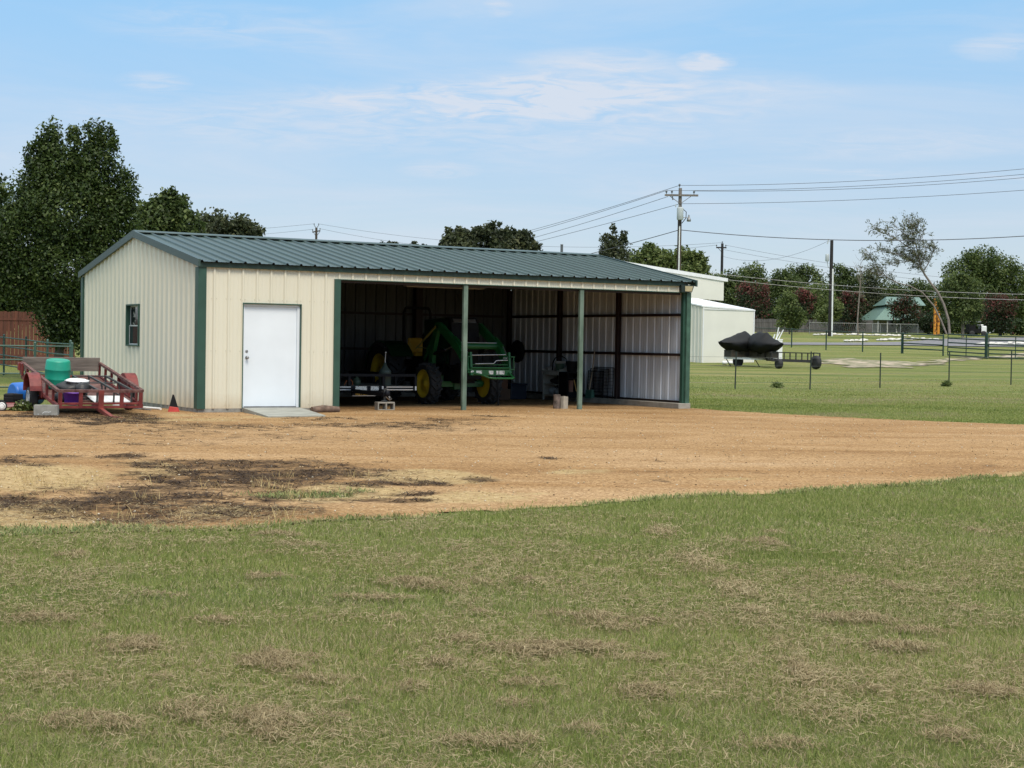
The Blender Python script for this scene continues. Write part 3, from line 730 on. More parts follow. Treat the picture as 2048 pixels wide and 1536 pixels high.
for a, b_ in ((.03, DEP / 2), (DEP / 2, DEP - .01)):
    panel(mb, (LEN, 0, 0), (0, 1, 0), (1, 0, 0), a, b_, .14, zt, mi=0, phase=.12)
    panel(mb, (LEN - .006, 0, 0), (0, 1, 0), (1, 0, 0), a, b_, .14, zt, mi=1, flip=True, phase=.12)
mb.build('end_wall', [m_cream, m_galv], shed)
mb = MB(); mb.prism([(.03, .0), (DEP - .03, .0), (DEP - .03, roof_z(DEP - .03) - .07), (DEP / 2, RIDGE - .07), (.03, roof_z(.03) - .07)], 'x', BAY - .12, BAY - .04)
mb.build('partition', m_galv_shade, shed)
# roof sheets
mb = MB()
for (yA, yB) in ((-.13, DEP / 2), (DEP + .13, DEP / 2)):
    for dz, mi, fl in ((0, 0, yA > yB), (-.012, 1, yA < yB)):
        pf = profile(-.05, LEN + .12, 0, .034, .004); v = []
        for u, h in pf: v += [(u, yA, EAVE + h + dz), (u, yB, RIDGE + h + dz)]
        n = len(pf); fs = [(2 * i, 2 * i + 2, 2 * i + 3, 2 * i + 1) for i in range(n - 1)]
        if fl: fs = [f[::-1] for f in fs]
        mb.add(v, fs, False, mi)
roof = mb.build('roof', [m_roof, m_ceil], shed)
mb = MB(); mb.prism([(DEP / 2 - .17, RIDGE + .008), (DEP / 2 - .165, RIDGE + .022), (DEP / 2, RIDGE + .064), (DEP / 2 + .165, RIDGE + .022), (DEP / 2 + .17, RIDGE + .008), (DEP / 2, RIDGE + .05)], 'x', -.06, LEN + .13)
mb.build('ridge_cap', m_roof, roof)
for xa, xb in ((-.085, -.04), (LEN + .105, LEN + .15)):
    mb = MB(); q_ = [(-.15, EAVE - .105), (-.15, EAVE + .045), (DEP / 2, RIDGE + .052), (DEP + .15, EAVE + .045), (DEP + .15, EAVE - .105), (DEP / 2, RIDGE - .10)]
    mb.prism(q_, 'x', xa, xb); mb.build('rake_trim', m_roof, roof)
mb = MB(); mb.box((-.035, -.075, 2.925), (12.0, -.040, EAVE - .008)); mb.build('eave_trim', M('eave_trim_shaded', (.012, .034, .024), .5), roof)  # front trim green darkened to carry the shade under the roof edge
mb = MB(); mb.box((-.035, DEP + .04, 2.9), (LEN, DEP + .075, EAVE - .008)); mb.build('eave_trim', m_trim, roof)
# boxed eave end
mb = MB()
mb.add([(11.885, -.13, 2.785), (12.190, -.13, 2.785), (12.260, -.13, 2.955), (11.870, -.13, 2.955),
        (11.885, .02, 2.785), (12.190, .02, 2.785), (12.260, .02, 2.955), (11.870, .02, 2.955)],
       [(3, 2, 1, 0), (4, 5, 6, 7), (0, 1, 5, 4), (1, 2, 6, 5), (2, 3, 7, 6), (3, 0, 4, 7)])
bx = mb.build('eave_end_box', M('end_box_dark', (.012, .022, .018), .5), shed)
mb = MB(); mb.add([(11.985, -.136, 2.805), (12.175, -.136, 2.805), (12.220, -.136, 2.93), (11.985, -.136, 2.93), (11.985, -.131, 2.805), (12.175, -.131, 2.805), (12.220, -.131, 2.93), (11.985, -.131, 2.93)],
                  [(0, 1, 2, 3), (7, 6, 5, 4), (0, 4, 5, 1), (1, 5, 6, 2), (2, 6, 7, 3), (3, 7, 4, 0)]); mb.build('end_panel', m_lens, bx)
# corner trims
mb = MB(); mb.box((-.045, -.045, .08), (.128, .02, 2.925)); mb.box((-.045, .02, .08), (.012, .14, 2.925)); mb.build('corner_trim', m_trim, shed)
mb = MB(); mb.box((-.045, DEP - .12, .08), (.01, DEP + .045, 2.95)); mb.build('corner_trim', m_trim, shed)
mb = MB(); mb.box((2.935, -.045, .08), (3.07, .14, 2.782)); mb.build('jamb_trim', m_trim, shed)
mb = MB(); mb.box((12.115, -.045, .13), (12.235, .02, 2.784)); mb.build('corner_trim', M('lighter_trim_green', (.045, .10, .07), .5, var=.25), shed)  # lighter green than the other trims
mb = MB(); mb.box((12.06, .02, .13), (12.17, .12, 2.98)); mb.build('corner_trim', m_trim, shed)
mb = MB(); mb.box((3.07, -.034, 2.768), (12.07, .06, 2.784)); mb.build('header_trim', m_trim, shed)
mb = MB(); mb.box((3.07, .07, 2.72), (12.0, .15, 2.98)); mb.build('header_beam', m_iron, shed)
# posts
for x in (2 * BAY, 3 * BAY):
    mb = MB(); mb.box((x - .052, -.01, -.04), (x + .052, .068, 2.76)); mb.build('post', m_post, shed, .006)
# foundation
mb = MB(); mb.box((-.01, .0, -.05), (.9, .3, .082)); mb.box((2.2, 0, -.05), (3.06, .3, .082)); mb.box((.9, .02, -.05), (2.2, .3, .10)); mb.box((-.01, .3, -.05), (.2, DEP - .02, .082)); mb.build('foundation', m_conc2, shed)
mb = MB(); mb.box((11.86, -.12, -.05), (12.22, DEP - .03, .135)); mb.build('curb', m_conc, shed, .01)
mb = MB(); mb.box((BAY, DEP - .22, -.05), (11.86, DEP - .03, .11)); mb.build('curb', m_conc2, shed)
# door
mb = MB(); mb.box((.905, -.040, .085), (.925, .10, 2.235)); mb.box((2.175, -.040, .085), (2.195, .10, 2.235)); mb.box((.925, -.040, 2.212), (2.175, .10, 2.235)); mb.build('door_trim', m_trim, shed)
mb = MB(); mb.box((.926, .015, .102), (.965, .13, 2.21)); mb.box((2.12, .015, .102), (2.174, .13, 2.21)); mb.box((.965, .015, 2.17), (2.12, .13, 2.21)); mb.build('door_frame', m_door, shed)
mb = MB(); mb.box((.967, .045, .125), (2.118, .09, 2.168)); door = mb.build('door', m_door, shed, .003)
mb = MB(); mb.lathe([(.033, -.012), (.033, 0), (.012, .0), (.012, -.04), (.026, -.05), (.030, -.066), (.022, -.08), (.004, -.084)], (1.03, .045, 1.12), 'y', 14)
mb.build('door_knob', m_steel, door)
mb = MB(); mb.lathe([(.028, 0), (.028, -.012), (.02, -.016)], (1.03, .045, 1.25), 'y', 12); mb.build('deadbolt', m_steel, door)
mb = MB(); mb.box((.967, .02, .1), (2.118, .12, .122)); mb.build('threshold', m_steel, shed)
# window in the gable
mb = MB(); y0, y1, z0, z1 = 3.80, 4.71, 1.30, 2.235
mb.box((-.045, y0, z0), (.09, y0 + .03, z1)); mb.box((-.045, y1 - .03, z0), (.09, y1, z1)); mb.box((-.045, y0 + .03, z1 - .03), (.09, y1 - .03, z1)); mb.box((-.045, y0 + .03, z0), (.09, y1 - .03, z0 + .03))
win = mb.build('window', m_trim, shed)
mb = MB()
for a, b_, x in ((z0 + .03, 1.77, .03), (1.74, z1 - .03, .055)):
    mb.box((x, y0 + .03, a), (x + .02, y0 + .06, b_)); mb.box((x, y1 - .06, a), (x + .02, y1 - .03, b_)); mb.box((x, y0 + .06, a), (x + .02, y1 - .06, a + .028)); mb.box((x, y0 + .06, b_ - .028), (x + .02, y1 - .06, b_))
mb.build('sash', M('sash_grey', (.48, .5, .5), .4), win)
mb = MB(); mb.box((.036, y0 + .06, z0 + .058), (.042, y1 - .06, 1.742)); mb.build('pane', m_glass, win)
mb = MB(); mb.box((.062, y0 + .06, 1.77), (.068, y1 - .06, z1 - .058)); mb.build('pane', M('painted_reflection_glass', (.05, .05, .05), .1, var=.9, scale=3, col2=(.42, .40, .36), lo=.52, hi=.66, stretch=(1, 2, 5)), win)  # upper pane: pale reflection patches painted into the glass colour
# frame inside
for y in (DEP / 3, 2 * DEP / 3, DEP - .12):
    mb = MB(); yo = y; mb.box((12.02, yo - .05, .135), (12.035, yo + .05, 3.0)); mb.box((12.115, yo - .05, .135), (12.13, yo + .05, 3.0)); mb.box((12.035, yo - .008, .135), (12.115, yo + .008, 3.0)); mb.build('column', m_iron, shed)
for x in (2 * BAY, 3 * BAY):
    mb = MB(); mb.box((x - .10, DEP - .24, .08), (x + .10, DEP - .225, 2.95)); mb.box((x - .1, DEP - .06, .08), (x + .1, DEP - .045, 2.95)); mb.box((x - .008, DEP - .225, .08), (x + .008, DEP - .06, 2.95)); mb.build('column', m_iron, shed)
for z in (1.292, 2.25):
    mb = MB(); mb.box((12.08, .125, z - .032), (12.16, DEP - .24, z + .032)); mb.build('girt', m_iron, shed)
    mb = MB(); mb.box((BAY, DEP - .042, z - .032), (11.93, DEP - .007, z + .032)); mb.build('girt', m_iron, shed)
mb = MB(); mb.box((12.08, .125, .14), (12.16, DEP - .24, .185)); mb.build('base_angle', m_iron, shed)
for k in range(6):
    y = .8 + k * 1.33
    mb = MB(); zc = roof_z(y) - .10; mb.box((BAY, y - .03, zc - .09), (12.1, y + .03, zc + .06)); mb.build('purlin', m_iron, shed)
mb = MB(); mb.prism([(.28, 2.70), (.44, 2.70), (.42, 2.755), (.30, 2.755)], 'x', 4.78, 6.75); lt = mb.build('strip_light', M('lamp_housing', (.15, .14, .14), .6), shed)
for yy_ in (.325, .395):
    mb = MB(); mb.tube([(4.85, yy_, 2.705), (6.68, yy_, 2.705)], .014, 8); mb.build('lamp_tube', M('lamp_glass', (.22, .21, .2), .4), lt)
mb = MB(); mb.tube([(12.09, .62, 1.17), (12.09, .62, 2.72)], .011, 6); mb.build('conduit', m_white, shed)

# ramp, block of wood
mb = MB(); mb.add([(.93, -.045, -.02), (2.18, -.045, -.02), (2.18, -.045, .10), (.93, -.045, .10), (.60, -2.2, -.02), (1.86, -2.05, -.02), (1.86, -2.05, .035), (.60, -2.2, .035)],
                  [(0, 1, 2, 3), (7, 6, 5, 4), (3, 2, 6, 7), (0, 3, 7, 4), (1, 5, 6, 2), (0, 4, 5, 1)])
rp_ = mb.build('ramp', M('ramp_concrete', (.30, .30, .265), .9, var=.16, scale=2.5, bump=.12, bscale=40), None, .006)
tag(rp_, 'flat grey concrete ramp sloping down from the white door', 'ramp')
mb = MB(); mb.tube([(2.33, -.32, .05), (2.6, -.30, .075), (2.95, -.27, .055)], [.075, .085, .07], 10)
tag(mb.build('log', M('log_bark', (.15, .10, .075), .9, var=.35, scale=9, bump=.5), None), 'short weathered log on the ground between ramp and shed opening', 'log')
# ------------------------------------------------------------------ tractor
m_jd = M('tractor_green', (.012, .105, .028), .4, var=.12, scale=3)
m_yel = M('wheel_yellow', (.62, .42, .025), .45, var=.16, scale=4)
m_yelseat = M('seat_yellow', (.62, .38, .03), .5, var=.1)
m_decal = M('decal_white', (.7, .72, .72), .5, var=.05)
def decal_mat(name, paper, ink, scale=40, lo=.5, hi=.56):
    return M(name, paper, .5, var=0, scale=scale, col2=ink, lo=lo, hi=hi)
m_sticker = decal_mat('printed_sticker', (.78, .78, .74), (.10, .10, .10), 34, .56, .62)
def text_mesh(name, body, size, mat, parent, loc, rot, depth=.002, sx=1.0):
    cu_ = bpy.data.curves.new(name + '_c', 'FONT'); cu_.body = body; cu_.size = size; cu_.extrude = depth; cu_.align_x = 'CENTER'; cu_.align_y = 'CENTER'
    o = bpy.data.objects.new(name + '_c', cu_); COL.objects.link(o)
    dg = bpy.context.evaluated_depsgraph_get(); me = bpy.data.meshes.new_from_object(o.evaluated_get(dg))
    bpy.data.objects.remove(o); me.materials.clear(); me.materials.append(mat)
    m = bpy.data.objects.new(name, me); COL.objects.link(m); m.parent = parent; m.location = loc; m.rotation_euler = rot; m.scale = (sx, 1, 1)
    return m
def wheel(root, c, r, wd, rim_r, out, mat_rim, lugs=0, lug=.03, name='wheel'):
    """axle along x; out = -1 / +1 is the outer side"""
    mb = MB(); h = wd / 2
    mb.lathe([(rim_r, -h * .9), (rim_r + (r - rim_r) * .45, -h), (r - lug * 1.6, -h * .97), (r - lug, -h * .7), (r - lug, h * .7), (r - lug * 1.6, h * .97), (rim_r + (r - rim_r) * .45, h), (rim_r, h * .9)], (0, 0, 0), 'x', 28, caps=False)
    for k in range(lugs):
        for sd_ in (-1, 1):
            a = 2 * math.pi * (k + (.5 if sd_ > 0 else 0)) / lugs; b_ = a + .26
            p0 = Vector((sd_ * h * .05, math.cos(b_) * (r - lug * .4), math.sin(b_) * (r - lug * .4))); p1 = Vector((sd_ * h * .98, math.cos(a) * (r - lug * .75), math.sin(a) * (r - lug * .75)))
            mb.bar(p0, p1, lug * 1.25, lug * 1.5, up=(0, math.cos(a), math.sin(a)))
    o = mb.build(name, m_rubber, root); o.location = c
    mb = MB(); s = out * h
    pf = [(rim_r * 1.02, -s * .8), (rim_r * 1.02, s * .92), (rim_r * .94, s * .94), (rim_r * .88, s * .45), (rim_r * .52, s * .28), (rim_r * .50, s * .42), (rim_r * .26, s * .46), (rim_r * .25, s * .7), (.01, s * .72)]
    mb.lathe(pf, (0, 0, 0), 'x', 28)
    for k in range(6):
        a = math.pi * k / 3; mb.lathe([(.02, s * .40), (.02, s * .52), (.008, s * .54)], (0, math.cos(a) * rim_r * .38, math.sin(a) * rim_r * .38), 'x', 6)
    mb.build('rim', mat_rim, o)
    return o
tr_ = thing('tractor', 'green farm tractor with yellow wheels and front loader inside the shed', 'tractor', (7.75, 3.3, 0))
for sx in (-1, 1):
    wheel(tr_, (sx * .83, 0, .50), .50, .30, .335, sx, m_yel, 16, .035)
    wheel(tr_, (sx * .82, 2.3, .74), .74, .44, .45, sx, m_yel, 18, .045)
mb = MB(); mb.box((-.66, -.07, .42), (.66, .07, .56)); mb.box((-.16, -.12, .36), (.16, .12, .52)); mb.lathe([(.05, -.7), (.09, -.66), (.09, -.55), (.05, -.5)], (0, 0, .5), 'x', 10); mb.lathe([(.05, .5), (.09, .55), (.09, .66), (.05, .7)], (0, 0, .5), 'x', 10)
mb.build('front_axle', m_jd, tr_, .01)
mb = MB(); mb.box((-.22, -.45, .52), (.22, 1.3, 1.0)); mb.box((-.3, 1.3, .5), (.3, 2.55, 1.05)); mb.box((-.7, 2.2, .66), (.7, 2.42, .84)); mb.box((-.3, -.62, .62), (.3, -.40, .95)); mb.build('chassis', m_black, tr_)
mb = MB(); mb.prism([(-.26, .98), (-.30, 1.6), (-.22, 1.98), (.05, 2.10), (1.15, 2.06), (1.15, 1.0)], 'x', -.36, .36); mb.build('hood', M('hood_dark_green', (.006, .030, .012), .4), tr_, .04)
mb = MB(); mb.prism([(-.28, .95), (-.37, 1.6), (-.30, 2.0), (-.20, 2.11), (-.12, 2.11), (-.2, 1.0)], 'x', -.38, .38); gl = mb.build('grille', m_black, tr_, .02)
for sx in (-.2, .2):
    mb = MB(); mb.prism([(-.325, 1.98), (-.265, 2.07), (-.24, 2.07), (-.30, 1.98)], 'x', sx - .11, sx + .11); mb.build('headlight', m_chrome, gl, .008)
mb = MB(); mb.tube([(.30, .3, 1.85), (.30, .3, 2.10), (.30, .38, 2.18)], .035, 10); mb.build('exhaust', m_black, tr_)
mb = MB(); mb.box((-.30, 1.15, .95), (.30, 1.32, 1.55)); mb.prism([(1.15, 1.5), (1.4, 1.5), (1.3, 1.72), (1.15, 1.72)], 'x', -.28, .28); mb.build('dashboard', m_black, tr_, .02)
mb = MB(); pts = [(math.cos(a) * .19, 1.52 + math.sin(a) * .14, 1.66 - math.sin(a) * .12) for a in np.linspace(0, 2 * math.pi, 19)]; mb.tube(pts, .016, 6, False); mb.bar((0, 1.52, 1.66), (0, 1.3, 1.5), .03); mb.bar((-.18, 1.52, 1.66), (.18, 1.52, 1.66), .02)
mb.build('steering_wheel', m_black, tr_)
mb = MB(); mb.box((-.36, 1.55, 1.14), (.04, 2.0, 1.24)); mb.box((-.36, 1.92, 1.2), (.04, 2.04, 1.60)); mb.build('seat', m_yelseat, tr_, .04)
mb = MB()
for sx in (-.38, .38):
    mb.tube([(sx, 2.2, .8), (sx, 2.2, 2.24), (sx * .85, 2.2, 2.36)], .035, 8)
mb.tube([(-.325, 2.2, 2.36), (.325, 2.2, 2.36)], .035, 8); mb.build('roll_bar', m_black, tr_)
for sx in (-1, 1):
    mb = MB(); prof = [(2.3 + math.cos(a) * .82, .74 + math.sin(a) * .78) for a in np.linspace(.15, 2.6, 12)]; inner = [(2.3 + math.cos(a) * .79, .74 + math.sin(a) * .75) for a in np.linspace(2.6, .15, 12)]
    xs_ = sorted((sx * .40, sx * 1.02)); v = prof + inner; n = len(prof)
    for i in range(n - 1):
        mb.prism([prof[i], prof[i + 1], inner[n - 2 - i], inner[n - 1 - i]], 'x', xs_[0], xs_[1])
    mb.build('fender', M('fender_green_shaded', (.007, .045, .015), .5), tr_)  # tractor green with the dimness of the bay put into the colour
    mb = MB(); mb.bar((sx * .52, .42, .55), (sx * .55, .30, 1.3), .10, .22, up=(0, 1, 0)); mb.bar((sx * .55, .30, 1.25), (sx * .55, .02, 1.93), .10, .20, up=(0, 1, 0)); mb.bar((sx * .55, .05, 1.9), (sx * .55, .75, 1.05), .06, .08); mb.bar((sx * .45, .35, .62), (sx * .25, .3, .62), .12, .2); mb.build('loader_mast', m_jd, tr_, .01)
    mb = MB(); mb.prism([(.08, 1.86), (.04, 1.99), (-.12, 1.97), (-1.02, 1.50), (-1.50, .98), (-1.58, .80), (-1.44, .78), (-1.30, .98), (-.95, 1.28), (-.2, 1.70)], 'x', sx * .55 - .05, sx * .55 + .05); mb.build('loader_arm', m_jd, tr_, .012)
    mb = MB(); mb.tube([(sx * .55, .22, 1.22), (sx * .55, -.35, 1.32)], .042, 8); mb.build('lift_cylinder', m_black, tr_)
    mb = MB(); mb.tube([(sx * .55, -.35, 1.32), (sx * .55, -.78, 1.42)], .02, 8); mb.build('cylinder_rod', m_chrome, tr_)
    mb = MB(); mb.tube([(sx * .55, -.85, 1.62), (sx * .55, -1.2, 1.42)], .032, 8); mb.tube([(sx * .55, -1.2, 1.42), (sx * .5, -1.52, 1.16)], .016, 8, mi=1); mb.build('tilt_cylinder', [m_jd, m_chrome], tr_)
    mb = MB(); mb.bar((sx * .50, -1.02, .92), (sx * .50, -1.1, .02), .035); mb.bar((sx * .5, -1.02, .9), (sx * .55, -1.15, 1.12), .03); mb.build('loader_stand', m_black, tr_)
mb = MB(); mb.tube([(-.6, .05, 1.88), (-.62, .5, 1.62)], .028, 8); mb.tube([(-.62, .5, 1.62), (-.66, .95, 1.34)], .02, 8); mb.tube([(-.66, .95, 1.36), (-.50, .95, 1.36), (-.32, .98, 1.34)], .014, 6); mb.build('grab_rail', M('olive_rail', (.26, .22, .05), .45), tr_)
mb = MB(); mb.tube([(-.52, -.95, 1.42), (.52, -.95, 1.42)], .075, 12); mb.tube([(-.52, -.98, 1.50), (.5, -.98, 1.50)], .012, 6, mi=1); mb.build('cross_tube', [m_jd, m_chrome], tr_)
cr = MB()
for sx in (-1, 1):
    cr.bar((sx * .52, -1.56, .74), (sx * .52, -1.50, 1.28), .05, .10, up=(0, 1, 0)); cr.bar((sx * .62, -1.60, .86), (sx * .62, -1.58, 1.18), .018); cr.bar((sx * .52, -1.6, 1.18), (sx * .64, -1.6, 1.18), .02); cr.bar((sx * .52, -1.6, .88), (sx * .64, -1.6, .88), .02)
cr.box((-.54, -1.60, .74), (.50, -1.56, .875)); cr.tube([(-.54, -1.60, .915), (.50, -1.60, .915)], .022, 8); cr.box((-.50, -1.54, .98), (.50, -1.50, 1.0))
car_ = cr.build('carrier', m_jd, tr_)
mb = MB(); mb.tube([(-.50, -1.55, 1.21), (.42, -1.55, 1.23)], .013, 6); mb.tube([(-.42, -1.58, 1.01), (.08, -1.58, 1.02), (.15, -1.58, 1.09), (.46, -1.58, 1.10)], .013, 6); mb.tube([(.34, -1.56, 1.15), (.46, -1.56, 1.15)], .009, 6); mb.build('latch_rod', m_chrome, car_)
for a, b_ in ((-.54, -.47), (-.40, -.25), (-.06, .06), (.14, .20), (.22, .36)):
    mb = MB(); mb.box((a, -1.603, .765), (b_, -1.6005, .85)); mb.build('sticker', m_sticker, car_)
mb = MB(); mb.tube([(-.52, -1.58, .80), (-.30, -1.72, .75), (-.20, -1.86, .69), (-.10, -1.90, .68), (.40, -1.90, .68), (.47, -1.87, .69), (.49, -1.76, .72), (.48, -1.6, .80)], .024, 8); mb.build('guard_bar', m_jd, tr_)
mb = MB()
for i in range(9):
    a = random.Random(i); x = -.45 + .1 * a.random(); mb.tube([(x, .3 - i * .03, 1.5 - .09 * i), (x + .05, .1, 1.25 - .07 * i), (x + .22 * a.random(), -.15 + .1 * a.random(), .8 + .06 * i)], .012, 6)
mb.build('hose', m_black, tr_)

# ------------------------------------------------------------------ black trailer inside the shed
bt = thing('utility_trailer', 'black utility trailer with chrome strips parked in the shed, tongue on a block', 'trailer', (5.1, 2.3, 0))
m_blk2 = M('trailer_black', (.006, .007, .011), .55, var=.2, spec=.2)
mb = MB(); hw = .97
for z in (.72,): mb.box((-hw, -.03, z - .03), (hw, .03, z + .03))
for x in (-hw, -.72, .14, hw): mb.box((x - .03, -.03, .45), (x + .03, .03, .69))
for sx in (-1, 1):
    mb.box((sx * hw - .03, .03, .69), (sx * hw + .03, 3.6, .75))
    for y in (1.0, 2.2, 3.5): mb.box((sx * hw - .03, y, .45), (sx * hw + .03, y + .06, .69))
mb.build('rail', m_blk2, bt)
mb = MB(); mb.box((-hw, -.05, .36), (hw, .05, .47)); mb.box((-hw, .05, .36), (-hw + .06, 3.65, .45)); mb.box((hw - .06, .05, .36), (hw, 3.65, .45)); mb.box((-.66, -.06, .255), (-.08, .0, .345))
mb.bar((-.62, 0, .36), (-.68, -1.75, .34), .07, .09); mb.bar((.1, 0, .36), (-.64, -1.75, .34), .07, .09); mb.build('frame', m_blk2, bt)
mb = MB(); mb.box((-hw + .06, .05, .44), (hw - .06, 3.6, .475)); mb.build('deck', m_wood, bt)
mb = MB()
for a, b_ in ((-.97, -.70), (.20, .88)):
    for z in (.388, .45): mb.box((a, -.058, z - .011), (b_, -.051, z + .011))
for z in (.252, .347): mb.box((-.66, -.067, z - .006), (-.08, -.061, z + .006))
mb.build('chrome_strip', m_chrome, bt)
for a, b_ in ((-.585, -.30), (-.20, .0)):
    mb = MB(); mb.box((a, -.060, .375), (b_, -.0515, .468)); mb.build('plate', m_sticker, bt)
for a in (.08, .93):
    mb = MB(); mb.box((a, -.066, .375), (a + .04, -.0515, .47)); mb.build('reflector', m_white, bt)
text_mesh('lettering', 'BigTex', .10, M('lettering_gold', (.72, .42, .05), .4, var=.1), bt, (-.44, -.063, .30), (R_(90), 0, 0), .001, 1.05)
mb = MB(); mb.tube([(-.66, -1.70, .205), (-.66, -1.70, .46)], .026, 10); mb.lathe([(.07, 0), (.07, .02), (.03, .03)], (-.66, -1.70, .19), 'z', 10); mb.bar((-.66, -1.7, .46), (-.58, -1.72, .48), .02); mb.build('jack', M('jack_dark', (.07, .07, .07), .5, metal=.4), bt)
mb = MB(); mb.lathe([(.03, 0), (.06, .03), (.06, .10), (.03, .14)], (-.66, -1.84, .30), 'z', 10); mb.build('coupler', m_blk2, bt)
mb = MB(); mb.tube([(-.5, -1.5, .36), (-.45, -1.55, .24), (-.5, -1.62, .215), (-.62, -1.66, .30)], .012, 6); mb.tube([(-.4, -1.3, .36), (-.36, -1.45, .23), (-.48, -1.6, .21), (-.62, -1.66, .3)], .01, 6); mb.build('safety_chain', m_chrome, bt)
for sx in (-1, 1):
    wheel(bt, (sx * 1.02, 1.9, .30), .30, .18, .19, sx, m_steel)
# things on that trailer
sp_ = thing('sprayer', 'grey green tank sprayer with thin wand on the black trailer', 'sprayer', (5.44, 2.62, .475))
mb = MB(); mb.lathe([(.13, 0), (.145, .02), (.145, .30), (.15, .31), (.13, .35), (.06, .44), (.035, .47), (.03, .53), (.0, .53)], (0, 0, 0), 'z', 18); mb.build('tank', M('sprayer_grey', (.07, .095, .08), .5, var=.12), sp_)
mb = MB(); mb.tube([(0, 0, .52), (.01, 0, .74)], .008, 6); mb.blob((.012, 0, .765), (.02, .02, .022)); mb.build('wand', m_white, sp_)
mb = MB(); mb.lathe([(.05, 0), (.09, .04), (.095, .11), (.06, .16), (.02, .19), (.02, .21)], (4.72, 2.62, .475), 'z', 14)
tag(mb.build('jug', M('jug_green', (.06, .10, .07), .4), None), 'small round dark green jug on the black trailer deck', 'jug')
mb = MB(); mb.tube([(4.40, 2.6, .48), (4.46, 2.62, .58), (4.55, 2.6, .62), (4.62, 2.62, .56), (4.60, 2.6, .48)], .012, 6)
tag(mb.build('cord', M('cord_orange', (.45, .14, .05), .6), None), 'loop of orange cord lying on the black trailer deck', 'cord')

def cinder(name, label, cx, cy, cz, rz, mat, dims=(.40, .19, .19), holes=True):
    x, y, z = dims; mb = MB()
    if holes:
        t_ = .032; mb.box((-x / 2, 0, 0), (x / 2, y, t_)); mb.box((-x / 2, 0, z - t_), (x / 2, y, z))
        for a in (-x / 2, -t_ / 2, x / 2 - t_): mb.box((a, 0, t_), (a + t_, y, z - t_))
    else: mb.box((-x / 2, 0, 0), (x / 2, y, z))
    o = mb.build(name, mat, None, .004); o.location = (cx, cy, cz); o.rotation_euler = (0, 0, rz); tag(o, label, 'block', 'concrete blocks about the shed'); return o
cinder('concrete_block', 'hollow concrete block holding up the black trailer tongue', 4.42, .46, -.01, R_(-4), m_conc)
b1 = cinder('concrete_block', 'solid grey concrete block on the ground by the red trailer wheel', -3.22, -.72, 0, R_(-24), m_conc2, (.43, .20, .205), False)
for a, b_, c_, d_ in ((-.06, .05, .0, .09), (.0, .07, .03, .085), (.03, .08, .06, .07), (.06, .075, .10, .085), (-.14, .03, -.12, .04)):
    mb = MB(); mb.bar((a, -.002, b_), (c_, -.002, d_), .008, .003, up=(0, 1, 0)); mb.build('chalk_mark', m_decal, b1)
b2 = cinder('concrete_block', 'pale narrow block leaning by the foot of the second post', 9.02, .42, -.005, R_(20), M('pale_block', (.36, .32, .26), .8), (.14, .12, .30), False); b2.rotation_euler = (R_(-6), R_(7), R_(10))
mb = MB(); mb.lathe([(.085, 0), (.09, .1), (.08, .2), (.085, .33)], (8.86, .55, 0), 'z', 12)
tag(mb.build('stump', M('bark_grey', (.13, .10, .085), .9, var=.6, scale=10, bump=.5), None), 'short upright cut log beside the pale block and second post', 'log')

# ------------------------------------------------------------------ along the end wall
m_bench = M('bench_white', (.42, .42, .38), .6, var=.1, scale=4)
pb = thing('potting_bench', 'white potting bench with open shelves against the end wall', 'bench', (11.58, 4.72, 0))
mb = MB(); dx, dy, h = .42, .84, .80
for x in (0, dx - .04):
    for y in (0, dy - .04): mb = MB(); mb.box((x, y, 0), (x + .04, y + .04, h - .03)); mb.build('leg', m_bench, pb)
mb = MB(); mb.box((-.02, -.02, h - .03), (dx, dy + .02, h)); mb.build('top', m_bench, pb)
mb = MB(); mb.box((-.012, .04, h - .12), (.012, dy - .04, h - .032))
for k in range(9): mb.box((-.02, .10 + k * .075, h - .115), (-.012, .135 + k * .075, h - .04))
mb.build('apron', m_bench, pb)
for z in (.13, .42):
    mb = MB(); mb.box((.01, .04, z), (dx - .01, dy - .04, z + .025)); mb.build('shelf', m_bench, pb)
for y in (-.012, dy):
    mb = MB(); mb.prism([(.04, .10), (.40, .10), (.40, .90), (.20, .90), (.10, .85), (-.01, .83), (-.01, .70), (.04, .70)], 'y', y, y + .012); mb.build('side_panel', m_bench, pb)
mb = MB(); mb.lathe([(.10, 0), (.13, .17), (.14, .20), (.14, .225), (.12, .23)], (11.80, 5.05, .801), 'z', 16); bk = mb.build('bucket', M('bucket_green', (.09, .15, .10), .5), None); tag(bk, 'green bucket with pale rim on the white potting bench', 'bucket')
mb = MB(); mb.lathe([(.142, .185), (.15, .19), (.15, .245), (.142, .25)], (11.80, 5.05, .801), 'z', 16); mb.build('rim', m_bench, bk)
mb = MB(); mb.tube([(11.72, 5.3, .80), (11.72, 5.28, 1.0), (11.74, 5.2, 1.13), (11.80, 5.0, 1.20), (11.84, 4.82, 1.12), (11.86, 4.72, .95), (11.86, 4.70, .82)], .014, 6); tag(mb.build('hose', m_black, None), 'black hose arched over the top of the white potting bench', 'hose')
mb = MB(); mb.box((11.62, 5.36, .801), (11.74, 5.50, .88)); tag(mb.build('carton', M('carton_pale', (.42, .40, .36), .8), None, .01), 'small pale carton on the far end of the potting bench', 'box')
mb = MB(); mb.blob((11.79, 5.14, .52), (.15, .30, .075), 14, 8, .25, 3); tag(mb.build('bundle', M('dark_cloth', (.03, .033, .035), .9, var=.4), None), 'dark cloth bundle on the middle shelf of the white bench', 'bundle')
